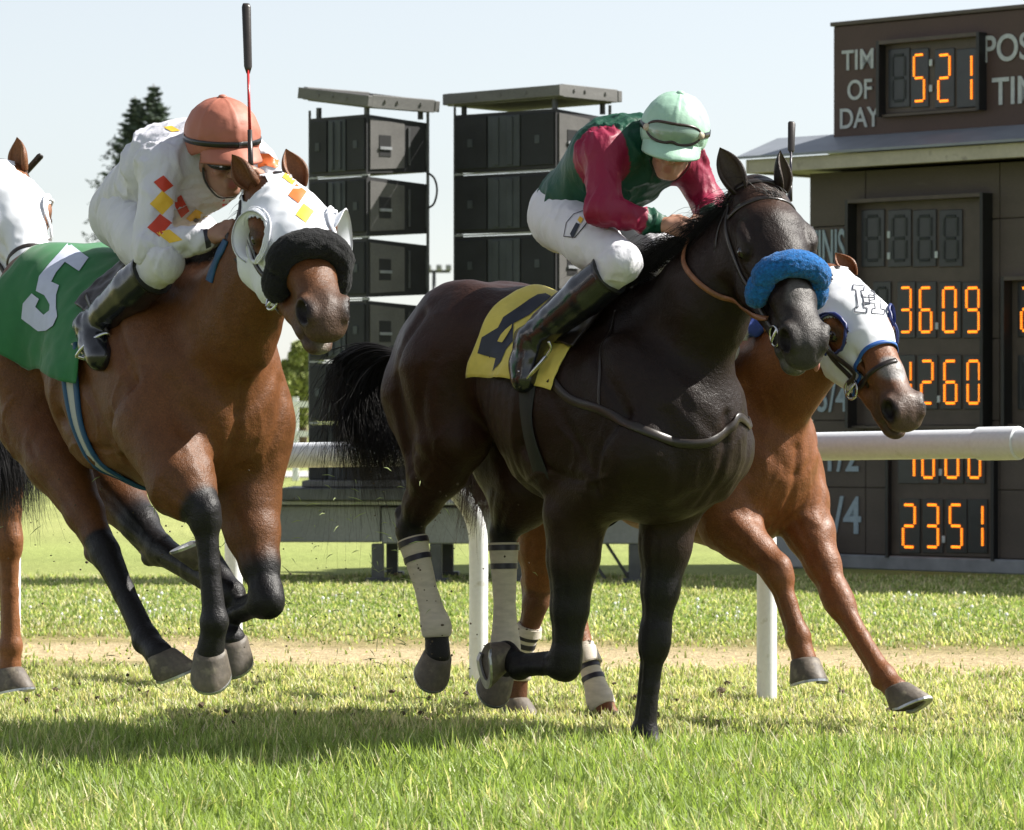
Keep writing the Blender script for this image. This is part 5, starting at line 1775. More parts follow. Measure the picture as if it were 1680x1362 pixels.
def jockey(F, J, label, jersey_mat, colorfn, helmet_mat, seed=1, peak_mat=None, goggles_up=True, breech_mat=None, fine=True, jersey_voxel=.0075, smallgog=None, helmet_col=None):
    root = empty('person', F.o, -F.th)
    tag(root, label, 'jockey', 'jockeys riding in the race')
    hc, hu, hf = J['head']; hu = Vector(hu).normalized(); hf = Vector(hf); hf = (hf - hu * hf.dot(hu)).normalized(); hr = hf.cross(hu)   # hr = person's right
    def HP(f, r, u): return hc + hf * f + hr * r + hu * u
    pts = [hc] + [v for k, v in J.items() if isinstance(v, Vector)]
    lo = [min(p[i] for p in pts) - .24 for i in range(3)]; hi = [max(p[i] for p in pts) + .24 for i in range(3)]
    pel, che, nb = J['pelvis'], J['chest'], J['neck']
    up = (nb - pel).normalized(); W = Vector((0, 1, 0))
    # ---- skin body, one continuous surface
    S = Sdf(lo, hi, .0065 if fine else .009)
    S.cone(pel, che, .115, .125, .03, W, .8); S.cone(che, nb, .12, .05, .03, W, .75)
    S.cone(nb, hc - hu * .05 - hf * .01, .052, .052, .02)
    for s in 'RL':
        S.chain([J['sh' + s], J['el' + s], J['wr' + s]], [.045, .035, .026], .02)
        S.chain([J['hip' + s], J['kn' + s], J['an' + s]], [.075, .052, .036], .02)
        S.cone(che, J['sh' + s], .09, .05, .03)
        S.cone(J['an' + s], J['to' + s], .035, .028, .02)
        # hand: palm, four curled fingers, thumb
        wr, ha = J['wr' + s], J['ha' + s]
        d = (ha - wr).normalized()
        sd = Vector((0, -1 if s == 'R' else 1, 0)); sd = (sd - d * sd.dot(d)).normalized(); dn = d.cross(sd); 
        if dn.z > 0: dn = -dn
        S.cone(wr, wr + d * .035, .025, .03, .015)
        S.ell(wr + d * .062, (.042, .036, .020), (d, (sd * .35 + dn).normalized(), (sd - dn * .35)), .012)
        ax2 = (sd * .35 + dn).normalized(); ax3 = (dn * .35 - sd).normalized()
        for k in range(4):
            ln = (.92, 1.0, .95, .8)[k]
            b = wr + d * .092 + ax2 * (-.030 + .020 * k)
            p1 = b + d * .026 * ln + ax3 * .012; p2 = p1 + ax3 * .024 * ln - d * .006; p3 = p2 - d * .022 * ln + ax3 * .002
            S.chain([b - d * .02, b, p1, p2, p3], [.010, .0095, .009, .0082, .0075], .004)
        tb = wr + d * .045 - ax2 * .030
        S.chain([tb, tb + d * .022 - ax2 * .008 + ax3 * .014, tb + d * .040 + ax3 * .030, tb + d * .046 + ax2 * .014 + ax3 * .036], [.013, .011, .0095, .0085], .006)
    AX = (hf, hr, hu)
    S.ell(HP(-.012, 0, .015), (.093, .073, .098), AX, .02)
    S.ell(HP(.022, 0, -.045), (.066, .056, .070), AX, .02)
    S.ell(HP(.058, 0, -.098), (.026, .028, .020), AX, .018)       # chin
    S.cone(HP(.0, -.045, -.06), HP(.05, -.022, -.095), .020, .018, .02); S.cone(HP(.0, .045, -.06), HP(.05, .022, -.095), .020, .018, .02)
    S.cone(HP(.080, 0, .012), HP(.112, 0, -.034), .011, .0150, .010)   # nose
    for s in (-1, 1):
        S.ell(HP(.098, s * .013, -.038), (.012, .009, .009), AX, .006)
        S.ell(HP(.083, s * .033, .012), (.014, .017, .012), AX, .008, 'sub')
        S.ell(HP(.078, s * .036, .028), (.016, .026, .010), AX, .012)      # brow
        S.ell(HP(.066, s * .045, -.026), (.024, .020, .016), AX, .02)    # cheekbone
        S.ell(HP(-.005, s * .076, -.015), (.017, .009, .028), AX, .006)   # ear
        S.ell(HP(.080, s * .033, .010), (.011, .0115, .010), AX, .002)   # eyeball lid
    S.cone(HP(.084, -.020, -.064), HP(.084, .020, -.064), .0075, .0075, .008)
    S.cone(HP(.082, -.018, -.078), HP(.082, .018, -.078), .0085, .0085, .008)
    S.cone(HP(.095, -.024, -.0715), HP(.095, .024, -.0715), .003, .003, .004, None, 1, 'sub')
    V, Q = S.mesh()
    sk = np.array(J.get('skin_col', (.42, .22, .15)))
    col = np.tile(sk, (len(V), 1)) * (.9 + .2 * fbm(V, 30, 4, 2)[:, None])
    for c, rad, cc, am in ((HP(.090, 0, -.071), .022, (.30, .08, .07), .7), (HP(.06, .05, -.03), .04, (.50, .2, .15), .25), (HP(.06, -.05, -.03), .04, (.5, .2, .15), .25), (HP(.105, 0, -.030), .02, (.5, .22, .17), .4)):
        m = smooth01(rad, rad * .4, np.linalg.norm(V - np.array(list(c)), axis=1))[:, None] * am
        col = col * (1 - m) + np.array(cc) * m
    body = finish('body', quick_mesh('body', V, Q), MAT_SKIN, root, True, {'col': col})
    for s in (-1, 1):
        e = MB(); e.add(*uv_sphere(HP(.0835, s * .033, .008), .0105, 10, 8)); e.build('eye', MAT_EYE, body, True)
    # ---- breeches
    S = Sdf(lo, hi, .008)
    S.ell(pel, (.142, .155, .14), ((up.x, 0, up.z), (0, 1, 0), (-up.z, 0, up.x)), .04)
    S.cone(pel, pel.lerp(che, .4), .14, .12, .03, W, .85)
    for s in 'RL':
        hp_, kn, an = J['hip' + s], J['kn' + s], J['an' + s]
        S.cone(pel.lerp(hp_, .7), hp_.lerp(kn, .5), .118, .100, .04)
        S.cone(hp_.lerp(kn, .5), kn, .100, .069, .03)
        S.cone(kn, kn.lerp(an, .30), .070, .055, .02)
    S.smooth(3); V, Q = S.mesh(); N = vnormals(V, Q); V = cloth_disp(V, N, seed + 3, .6)
    finish('breeches', quick_mesh('breeches', V, Q), breech_mat or MAT_BREECH, body, True)
    # ---- boots
    for s in 'RL':
        kn, an, to = J['kn' + s], J['an' + s], J['to' + s]
        S = Sdf([min(kn[i], an[i], to[i]) - .13 for i in range(3)], [max(kn[i], an[i], to[i]) + .13 for i in range(3)], .006)
        t0 = kn.lerp(an, .16)
        S.chain([t0, kn.lerp(an, .40), kn.lerp(an, .75), an], [.078, .079, .062, .054], .01)
        S.plane_cut(t0, (kn - an).normalized())
        fd = (to - an).normalized(); sh = (kn - an).normalized()
        heel = an - fd * .035 - sh * .045
        S.cone(an, heel, .052, .036, .02); S.cone(heel, an.lerp(to, .6) - sh * .035, .036, .040, .02); S.cone(an, to, .056, .048, .02); S.cone(an.lerp(to, .5) - sh * .03, to, .048, .046, .02)
        V, Q = S.mesh(); N = vnormals(V, Q)
        wr = (fbm(V, 22, seed, 3) - .5) * .010
        near = smooth01(.14, .04, np.linalg.norm(V - np.array(list(an)), axis=1))
        V = V + N * (wr * (.25 + near) + np.sin(seg_dist(V, kn, an)[1] * 70) * .0015 * near)[:, None]
        bo = finish('boot', quick_mesh('boot', V, Q), MAT_BOOT, body, True)
        # cuff band and sole
        m = MB(); m.tube([t0 - sh * .004, t0 + sh * .006], [.0815, .0815], 24); o = m.build('boot_cuff', MAT_BLACKP, bo, True); smooth_by_angle(o)
    # ---- jersey
    S = Sdf(lo, hi, jersey_voxel)
    S.cone(pel.lerp(che, .18), che, .150, .163, .03, W, .84); S.cone(che, nb - up * .03, .165, .085, .05, W, .72)
    S.cone(nb - up * .04, nb + (hc - nb) * .30, .075, .060, .02)
    for s in 'RL':
        sh, el, wr = J['sh' + s], J['el' + s], J['wr' + s]
        S.cone(che.lerp(nb, .5), sh, .12, .082, .05)
        S.cone(sh, el, .072, .061, .03); S.cone(el, wr.lerp(el, .12), .060, .040, .02)
        S.ell(el + (el - (sh + wr) * .5).normalized() * .01, (.062, .060, .060), None, .02)
        S.cone(wr.lerp(el, .12), wr + (wr - el).normalized() * .005, .040, .033, .012)
    cut = J.get('hem', None)
    S.smooth(3); V, Q = S.mesh(); N = vnormals(V, Q); V = cloth_disp(V, N, seed, 1.15)
    col = colorfn(V, J)
    je = finish('jersey', quick_mesh('jersey', V, Q), jersey_mat, body, True, {'col': col})
    bj = bvh_of(je)
    # ---- helmet with cover, peak and button
    vs, cols = [], []
    nu, nv = 72, 30
    cen = HP(-.008, 0, J.get('hup', .060))
    def hpnt(az, el, k=0.0):
        seam = 0
        for q in range(6):
            dd = abs((az - q * math.pi / 3 + math.pi) % (2 * math.pi) - math.pi); seam = max(seam, math.exp(-(dd * math.cos(el) / .035) ** 2))
        r_ = 1 + .0 + .026 * seam * (max(0, math.cos(el)) ** .3) + k
        return cen + (hf * math.cos(az) * math.cos(el) * .150 + hr * math.sin(az) * math.cos(el) * .126 + hu * math.sin(el) * .132) * r_
    for j in range(nv + 1):
        for i in range(nu):
            az = 2 * math.pi * i / nu
            e0 = -.34 + .17 * max(0, math.cos(az)) - .16 * (math.cos(2 * az) < 0) * abs(math.cos(2 * az))
            el = e0 + (math.pi / 2 - e0) * j / nv
            p = hpnt(az, el)
            vs.append(p)
    fs = []
    for j in range(nv):
        for i in range(nu): fs.append((j * nu + i, j * nu + (i + 1) % nu, (j + 1) * nu + (i + 1) % nu, (j + 1) * nu + i))
    n0 = len(vs)
    for i in range(nu): vs.append(cen + (vs[i] - cen) * .90)
    for i in range(nu): fs.append((i, n0 + i, n0 + (i + 1) % nu, (i + 1) % nu))
    n1 = len(vs)
    for i in range(nu): vs.append(cen + (vs[i] - cen) * .80 + hu * .07)
    for i in range(nu): fs.append((n0 + i, n1 + i, n1 + (i + 1) % nu, n0 + (i + 1) % nu))
    Vh = np.array([list(v) for v in vs])
    dn = (.5 - np.abs(fbm(Vh, 26, seed, 2) - .5) * 3) * .0028
    Vh += (Vh - np.array(list(cen))) / .13 * dn[:, None]
    he = link_mesh('helmet', Vh, fs, helmet_mat, body, True)
    pk = MB(); nvp = 21; pv = []
    for layer in (0, 1):
        for i in range(nvp):
            az = -1.05 + 2.1 * i / (nvp - 1)
            f = max(0, math.cos(az / 1.05 * math.pi / 2))
            b = hpnt(az, -.15 - .10 * (abs(az) / 1.05) ** 2, -.01) - hu * .003 * layer
            for k in range(5):
                t = k / 4
                pv.append(b + (hf * .062 + hr * math.sin(az) * .02) * t * (f ** .6) - hu * (.044 * t ** 1.2 + .006 * layer) * (.3 + .7 * f) - hu * .028 * t * (abs(az) / 1.05) ** 2)
    pf = []
    B = nvp * 5
    for i in range(nvp - 1):
        for k in range(4):
            a = i * 5 + k
            pf.append((a, a + 5, a + 6, a + 1)); pf.append((B + a, B + a + 1, B + a + 6, B + a + 5))
        a = i * 5 + 4; pf.append((a, a + 5, B + a + 5, B + a))
    pk.add(pv, pf); pk.build('peak', peak_mat or helmet_mat, he, True)
    m = MB(); tp = cen + hu * .136; m.tube([tp - hu * .006, tp, tp + hu * .004, tp + hu * .006], [.016, .015, .011, .003], 16); m.build('button', helmet_mat, he, True)
    if J.get('band'):
        st = [hpnt(2 * math.pi * q / 50, -.07, .02) for q in range(51)]
        ribbon('goggle_strap', st, [(p - cen).normalized() for p in st], .020, .004, MAT_BLACKP, he)
    def goggles(base_el, k, parent, lensm, framem, strap_el, hgt=.15, wid=.62, strapc=MAT_BLACKP):
        g = empty('goggles'); g.parent = root
        lo_, up_ = [], []
        pts = []; 
        def gp(az, el, kk):
            return hpnt(az, el, kk)
        na = 25
        V_, F_ = [], []
        for i in range(na):
            az = -wid + 2 * wid * i / (na - 1)
            e = i / (na - 1) * 2 - 1
            notch = .07 * math.exp(-(az / .12) ** 2)
            hh = hgt * (1 - abs(e) ** 4 * .55)
            for j in range(5):
                el = base_el - hh + notch + (2 * hh - notch) * j / 4
                V_.append(gp(az, el, k + .05 * math.sin(math.pi * j / 4)))
        for i in range(na - 1):
            for j in range(4): F_.append((i * 5 + j, (i + 1) * 5 + j, (i + 1) * 5 + j + 1, i * 5 + j + 1))
        link_mesh('lens', V_, F_, lensm, g, True)
        rim = [V_[i * 5] for i in range(na)] + [V_[i * 5 + 4] for i in reversed(range(na))]
        loop_tube('goggle_frame', rim, .0058, framem, g)
        for s in (-1, 1):
            m = MB(); c_ = gp(s * (wid + .03), base_el, k + .01); nn = (c_ - cen).normalized()
            m.tube([c_ - nn * .004, c_ + nn * .009], [.015, .013], 16); m.build('strap_button', J.get('gbut', MAT_LEATH), g, True)
        st = [hpnt(a_, base_el * (1 - t_) + strap_el * t_, .018) for a_, t_ in [(wid + (2 * math.pi - 2 * wid) * q / 40, math.sin(math.pi * q / 40)) for q in range(41)]]
        ribbon('goggle_strap', st, [(p - cen).normalized() for p in st], .022, .004, strapc, g)
        return g
    if goggles_up: goggles(.10, .035, root, J.get('lens', MAT_LENS), J.get('gframe', MAT_GOGF), -.06, .27, .80)
    # pair worn over the eyes
    g = empty('goggles'); g.parent = root
    V_, F_ = [], []
    na = 23
    for i in range(na):
        a_ = -1.15 + 2.3 * i / (na - 1)
        e = abs(a_) / 1.15; hh = .022 * (1 - e ** 5 * .5)
        notch = .014 * math.exp(-(a_ / .16) ** 2)
        for j in range(5):
            u_ = .008 - hh + notch + (2 * hh - notch) * j / 4
            b_ = .012 * math.sin(math.pi * j / 4)
            V_.append(HP(.010 + (.092 + b_) * math.cos(a_), (.078 + b_) * math.sin(a_), u_))
    for i in range(na - 1):
        for j in range(4): F_.append((i * 5 + j, i * 5 + j + 1, (i + 1) * 5 + j + 1, (i + 1) * 5 + j))
    link_mesh('lens', V_, F_, J.get('lens2', MAT_LENS), g, True)
    rim = [V_[i * 5] for i in range(na)] + [V_[i * 5 + 4] for i in reversed(range(na))]
    loop_tube('goggle_frame', rim, .005, J.get('gframe2', MAT_BLACKP), g)
    # chin strap
    cs = [HP(.01, .078, -.02), HP(.02, .070, -.07), HP(.035, .035, -.118), HP(.042, 0, -.124), HP(.035, -.035, -.118), HP(.02, -.070, -.07), HP(.01, -.078, -.02)]
    c_ = catmull(cs, 5); ribbon('chin_strap', c_, [(p - hc).normalized() for p in c_], .014, .004, MAT_BLACKP, body)
    return root, body, je, bj, HP, hpnt

def stirrup(F, root, an, to, kn, up_pt, side):
    """D shaped iron under the ball of the foot and its leather"""
    fd = (to - an).normalized(); sh = (kn - an).normalized()
    dn = -(sh - fd * sh.dot(fd)).normalized(); sd = fd.cross(dn)
    c = an.lerp(to, .70)
    k_ = .80
    st = empty('stirrup'); st.parent = root
    pts = [c + (q - c) * k_ for q in [c + dn * .078 + sd * .055, c + dn * .074 + sd * .064, c + dn * .02 + sd * .062, c - dn * .05 + sd * .035, c - dn * .085, c - dn * .05 - sd * .035, c + dn * .02 - sd * .062, c + dn * .074 - sd * .064, c + dn * .078 - sd * .055]]
    m = MB(); m.tube(catmull(pts, 4), .0065, 8); m.build('iron', MAT_BUCK, st, True)
    m = MB(); m.tube([c + dn * .064 + sd * .048, c + dn * .064 - sd * .048], .011, 8, flat=(.5, 1.6)); m.build('tread', MAT_BUCK, st, True)
    top = c - dn * .068
    P_ = catmull([top, top.lerp(up_pt, .5) + Vector((0, side * .01, 0)), up_pt], 8)
    ribbon('stirrup_leather', P_, [Vector((0, side, 0))] * len(P_), .022, .006, MAT_LEATH, st)

def two_tone(body, sleeve, cuff, collar=None, shift=0.0):
    body, sleeve, cuff = map(np.array, (body, sleeve, cuff))
    def fn(V, J):
        dT, _ = seg_dist(V, J['pelvis'], J['chest']); dT2, _ = seg_dist(V, J['chest'], J['neck'])
        dT = np.minimum(dT - .17, dT2 - .14 + shift)
        col = np.tile(body, (len(V), 1)).astype(float)
        dall = {}
        for s in 'RL':
            a, ta = seg_dist(V, J['sh' + s], J['el' + s]); b, tb = seg_dist(V, J['el' + s], J['wr' + s])
            dA = np.minimum(a - .075, b - .06)
            dall[s] = dA
            m = (dA < dT)[:, None]
            if s == 'L': m = m & (dA < dall['R'])[:, None]
            col = np.where(m, sleeve, col)
            mc = ((b < .11) & (tb > .72))[:, None] & m
            col = np.where(mc, cuff, col)
        if collar is not None:
            m = (np.linalg.norm(V - np.array(list(J['neck'])), axis=1) < .085)[:, None]
            col = np.where(m, np.array(collar), col)
        return col * (.92 + .16 * fbm(V, 8, 3, 2)[:, None])
    return fn
# ------------------------------------------------------------------ rider and tack of the dark horse
M_YEL = new_mat('yellow_cloth', (.66, .56, .12), .8, noise=[(5, .08), (50, .04)], bump=(320, .001, .3), sheen=.2)
M_NAVY = new_mat('navy_print', (.012, .016, .030), .55, noise=(20, .15))
M_BLUEF = new_mat('blue_fleece', (.006, .105, .32), 1.0, noise=[(90, .45)], bump=[(80, .010, .6), (220, .006, .8)], sheen=.12)
M_SILK = new_mat('silk', attr='col', rough=.5, bump=[(12, .03, .35), (38, .010, .4), (120, .001, .3)], spec=.3, stretch=(1, 1, .6), noise=(7, .06))
M_MINT = new_mat('mint_silk', (.33, .52, .40), .5, noise=(12, .05), bump=[(16, .012, .35), (90, .001, .3)])
clothD, bclD = saddle_cloth(FD, bvD, (-.365, -.46), (.06, .02), math.radians(64), math.radians(76), math.radians(60), M_YEL, horseD, seed=3, flutter=.035)
four = [(904.5, 487), (895, 482), (882, 484), (868, 492), (851, 504), (826, 521), (817.5, 538), (791, 554), (784, 580), (814, 588.5), (809, 609.6), (822.6, 593.5), (831, 573), (842, 560.6), (843, 531), (868, 517.5), (893, 497)]
decal('numeral_four', four, bclD, M_NAVY, clothD, FD.Mi, off=.003, step=5)
decal('numeral_gap', [(817.5, 561), (825, 563), (832.7, 551), (840, 539.5), (841, 533), (831, 541), (822.6, 551)], bclD, M_YEL, clothD, FD.Mi, off=.006, step=5)

JD = {'pelvis': FD.l(935, 352, 0), 'chest': FD.l(1022, 262, 0), 'neck': FD.l(1068, 236, 0),
      'shR': FD.l(990, 250, -.19), 'elR': FD.l(990, 345, -.27), 'wrR': FD.l(1082, 368, -.09), 'haR': FD.l(1118, 372, -.06),
      'shL': FD.l(1122, 262, .19), 'elL': FD.l(1160, 330, .25), 'wrL': FD.l(1172, 362, .10), 'haL': FD.l(1150, 372, .05),
      'hipR': FD.l(920, 362, -.12), 'knR': FD.l(1022, 432, -.25), 'anR': FD.l(872, 558, -.31), 'toR': FD.l(860, 622, -.34),
      'hipL': FD.l(970, 360, .12), 'knL': FD.l(1092, 415, .22), 'anL': FD.l(1000, 560, .28), 'toL': FD.l(990, 600, .30),
      'head': (FD.l(1103, 238, -.01), vw(FD, .14, -.93, .30), vw(FD, -.10, .30, .92)), 'lens': new_mat('clear_lens', (.20, .30, .23), .12, coat=1), 'gbut': new_mat('strap_button', (.45, .40, .30), .4)}
riderD = jockey(FD, JD, 'jockey in green jersey with crimson sleeves and a mint green cap', M_SILK,
                two_tone((.008, .060, .034), (.22, .010, .040), (.008, .060, .034)), M_MINT, seed=4, smallgog=True)
st_ = empty('stirrup'); st_.parent = horseD
m = MB(); m.tube([FD.l(853, 636, -.37), FD.l(896, 585, -.33)], .0115, 10, flat=(.6, 1.3)); m.build('tread', MAT_BUCK, st_, True)
m = MB(); m.tube(catmull([FD.l(853, 636, -.37), FD.l(849, 622, -.38), FD.l(852, 608, -.38)], 5), .006, 8); m.build('iron', MAT_BUCK, st_, True)
m = MB(); m.tube(catmull([FD.l(896, 585, -.33), FD.l(904, 572, -.33), FD.l(900, 560, -.34)], 4), .006, 8); m.build('iron', MAT_BUCK, st_, True)
for s, k in ((1, 'L'),): stirrup(FD, horseD, JD['an' + k], JD['to' + k], JD['kn' + k], Vector((-.02, s * .28, 1.52)), s)
# saddle
sadD, _ = saddle_cloth(FD, bvD, (-.22, -.16), (.08, .06), math.radians(42), math.radians(48), math.radians(44), MAT_LEATH, horseD, off=.026, flutter=0, seed=8, name='saddle', thick=.014)
bridle(FD, bvD, HD, horseD, MAT_LEATH, nose=False,
       rein_to=None)
shadow_roll(FD, bvD, HD, horseD, M_BLUEF, x=.345, r=.045, span=1.8, tilt=.05)
def pixsnap(bv, lst):
    out = []
    for (x, y) in lst:
        r = pix_ray(bv, x, y)
        if r[0] is not None: out.append(r[0])
    return out
pts = pixsnap(bvD, [(903, 622), (935, 655), (985, 672), (1040, 700), (1100, 724), (1150, 728), (1180, 716), (1202, 698), (1212, 684)])
pts += [FD.w((.50, .20, 1.20)), FD.w((.40, .32, 1.24)), FD.w((.15, .36, 1.27)), FD.w((-.05, .36, 1.32))]
snap_strap('breast_collar', pts, bvD, .034, .007, MAT_LEATH, horseD, local=FD.Mi, off=.006)
rp = pixsnap(bvD, [(1118, 400), (1124, 430), (1145, 462), (1185, 488), (1222, 504), (1245, 520), (1262, 525)])
rp = [FD.w(JD['haR'] + Vector((.0, -.03, -.01)))] + rp
snap_strap('rein', rp, bvD, .020, .006, MAT_TAN, horseD, local=FD.Mi, off=.010)
pts = pixsnap(bvD, [(983, 668), (984, 620), (990, 560), (1010, 510)])
snap_strap('neck_strap', pts, bvD, .010, .004, MAT_LEATH, horseD, local=FD.Mi)
M_GIRTH = new_mat('black_girth', (.012, .014, .013), .7, bump=(90, .002, .4))
def girth(F, bv, root, s0, s1, mat, w=.085, z0=1.40, zc=1.2, edge=None):
    P_, N_ = [], []
    for k in range(60):
        th = math.radians(60) + math.radians(240) * k / 59
        s = s0 + (s1 - s0) * math.sin(math.pi * k / 59)
        loc, nor, i, d = body_ray(F, bv, s, th, zc)
        o_ = F.w((s, 0, zc)); rad = (loc - o_).length
        if k == 0: r_prev = rad
        if rad > r_prev + .004: rad = r_prev + .004; nor = (loc - o_).normalized()      # legs in the way
        rad = max(rad, r_prev - .008); r_prev = rad
        P_.append(o_ + (loc - o_).normalized() * rad + nor * .008); N_.append(nor)
    for _ in range(6):
        P_ = [P_[0]] + [(P_[i - 1] + 2 * P_[i] + P_[i + 1]) / 4 for i in range(1, 59)] + [P_[-1]]
        N_ = [N_[0]] + [(N_[i - 1] + 2 * N_[i] + N_[i + 1]).normalized() for i in range(1, 59)] + [N_[-1]]
    g_ = ribbon('girth', P_, N_, w, .008, mat, root, F.Mi)
    if edge:
        for e in (-1, 1):
            Q_ = []
            for i, p in enumerate(P_):
                d = (P_[min(i + 1, 59)] - P_[max(i - 1, 0)]).normalized(); Q_.append(p + d.cross(N_[i]) * e * w * .5)
            ribbon('girth_edge', Q_, N_, .022, .014, edge, g_ if False else root, F.Mi)
    return g_
girth(FD, bvD, horseD, -.10, -.05, M_GIRTH, .075)

# ------------------------------------------------------------------ rider and tack of the bay horse
M_GRN = new_mat('green_cloth', (.020, .145, .045), .8, noise=[(5, .1), (50, .04)], bump=(320, .001, .3), sheen=.2)
M_NUMW = new_mat('white_print', (.50, .53, .66), .7, noise=(30, .05), bump=(320, .001, .2))
M_HOODW = new_mat('white_hood', (.70, .72, .76), .6, noise=[(8, .04)], bump=(300, .001, .25), sheen=.15)
M_BLKF = new_mat('black_fleece', (.006, .006, .007), 1.0, noise=[(90, .5)], bump=[(70, .01, .6), (200, .006, .8)], sheen=.04)
M_ORG = new_mat('orange_patch', (.72, .14, .02), .6); M_YLP = new_mat('yellow_patch', (.75, .47, .035), .6); M_REDP = new_mat('red_patch', (.52, .045, .015), .6)
M_CORAL = new_mat('coral_silk', (.37, .125, .080), .6, noise=(12, .06), bump=[(20, .008, .3), (90, .001, .3)])
M_BLUE = new_mat('blue_band', (.012, .07, .17), .6, noise=(20, .1))
M_BLUED = new_mat('blue_trim', (.015, .10, .38), .5)
clothB, bclB = saddle_cloth(FB, bvB, (-.62, -.72), (.06, .05), math.radians(62), math.radians(86), math.radians(60), M_GRN, horseB, seed=6, zc=1.32, flutter=.03)
five = [(112, 399.5), (145.5, 424), (130, 446), (107, 431), (92.5, 448), (85, 463), (97.6, 469), (93, 485), (93, 505), (95, 520), (88, 535), (77, 543), (64, 544), (36, 523), (39, 498), (53, 482),
        (65, 491), (59, 504), (73, 517), (82, 510), (83, 501), (74, 485), (60, 478), (65, 454), (82, 433)]
decal('numeral_five', five, bclB, M_NUMW, clothB, FB.Mi, off=.004, step=5)
JB = {'pelvis': FB.l(220, 350, 0), 'chest': FB.l(305, 275, 0), 'neck': FB.l(350, 255, 0),
      'shR': FB.l(262, 272, -.19), 'elR': FB.l(250, 405, -.26), 'wrR': FB.l(342, 392, -.12), 'haR': FB.l(378, 372, -.10),
      'shL': FB.l(420, 270, .19), 'elL': FB.l(452, 330, .22), 'wrL': FB.l(432, 300, .02), 'haL': FB.l(412, 280, -.04),
      'hipR': FB.l(212, 362, -.12), 'knR': FB.l(268, 432, -.24), 'anR': FB.l(152, 535, -.30), 'toR': FB.l(165, 585, -.33),
      'hipL': FB.l(250, 360, .12), 'knL': FB.l(370, 420, .22), 'anL': FB.l(290, 540, .28), 'toL': FB.l(300, 590, .3),
      'band': 1, 'hup': .084, 'head': (FB.l(366, 263, -.02), vw(FB, .02, -.96, .22), vw(FB, .42, .22, .88)), 'skin_col': (.30, .16, .11)}
riderB = jockey(FB, JB, 'jockey in white jersey with red and yellow diamonds and a coral cap', M_SILK,
                two_tone((.60, .60, .65), (.60, .60, .65), (.60, .60, .65), (.68, .22, .05)), M_CORAL, seed=9, goggles_up=False)
bjB = riderB[3]
def dia(x, y, w, h, mat, sk=0):
    decal('diamond_patch', [(x - w, y + sk), (x, y - h), (x + w, y - sk), (x, y + h)], bjB, mat, riderB[2], FB.Mi, off=.002, step=4)
dia(268, 302, 16, 14, M_REDP, -3); dia(266, 333, 20, 20, M_YLP, 2); dia(262, 370, 20, 19, M_REDP, 4); dia(278, 388, 22, 11, M_YLP, -6)
dia(297, 338, 14, 19, M_REDP, -8); dia(322, 356, 17, 14, M_YLP, 2); dia(345, 362, 13, 11, M_YLP, -3); dia(372, 336, 12, 14, M_REDP, -2)
dia(282, 212, 14, 5, M_YLP, -3)
decal('shoulder_patch', [(420, 252), (440, 252), (452, 262), (470, 266), (452, 276), (436, 272), (424, 276)], bjB, M_ORG, riderB[2], FB.Mi, off=.003, step=4)
decal('cuff_band', [(333, 378), (343, 377), (347, 404), (338, 408)], bjB, MAT_TAPE, riderB[2], FB.Mi, off=.004, step=4)
decal('initials', [(316, 360), (322, 356), (329, 361), (338, 352), (342, 356), (336, 366), (326, 366), (320, 364)], bjB, MAT_TAPE, riderB[2], FB.Mi, off=.005, step=4)
for s, k in ((-1, 'R'), (1, 'L')): stirrup(FB, horseB, JB['an' + k], JB['to' + k], JB['kn' + k], Vector((-.02, s * .28, 1.66)), s)
M_CREAM = new_mat('cream_saddle', (.5, .47, .38), .6, noise=(20, .1))
saddle_cloth(FB, bvB, (-.16, -.06), (.10, .08), math.radians(42), math.radians(48), math.radians(44), MAT_LEATH, horseB, off=.026, flutter=0, seed=8, name='saddle', thick=.014, zc=1.32)
saddle_cloth(FB, bvB, (.07, .05), (.145, .12), math.radians(50), math.radians(54), math.radians(44), M_CREAM, horseB, off=.022, flutter=0, seed=9, name='saddle_pad', thick=.014, zc=1.32)
girth(FB, bvB, horseB, -.03, .02, new_mat('white_girth', (.42, .43, .42), .8, bump=(90, .002, .4), dirt=(30, .6, (.2, .18, .14))), .06, zc=1.3, edge=M_BLUE)
hoodB, bhB, scB = hood(FB, bvB, HB, horseB, M_HOODW)
for s in (-1, 1): blinker(FB, bhB, HB, hoodB, s, scB, M_HOODW, arc=(1.2, 5.0) if s < 0 else (1.0, 5.3), depth=.055 if s < 0 else .085)
bridle(FB, bhB, HB, horseB, MAT_LEATH, brow=False, cheek=True,
       rein_to={-1: [FB.wp(470, 490, -.14), FB.wp(430, 470, -.17), FB.wp(385, 420, -.14), FB.wp(372, 385, -.12)], 1: [FB.wp(520, 450, .14), FB.wp(450, 400, .1), FB.wp(410, 300, 0)]})
shadow_roll(FB, bvB, HB, horseB, M_BLKF, x=.37, r=.048, span=2.2, tilt=.05, seed=7)
def patch(H, F, b, x, y, w, h, mat, parent):
    decal('patch', [(x - w, y + 3), (x - 2, y - h), (x + w, y - 3), (x + 2, y + h)], b, mat, parent, F.Mi, off=.002, step=4)
for (x, y, m_) in ((478, 288, M_YLP), (488, 318, M_ORG), (500, 350, M_YLP)): patch(HB, FB, bhB, x, y, 15, 16, m_, hoodB)
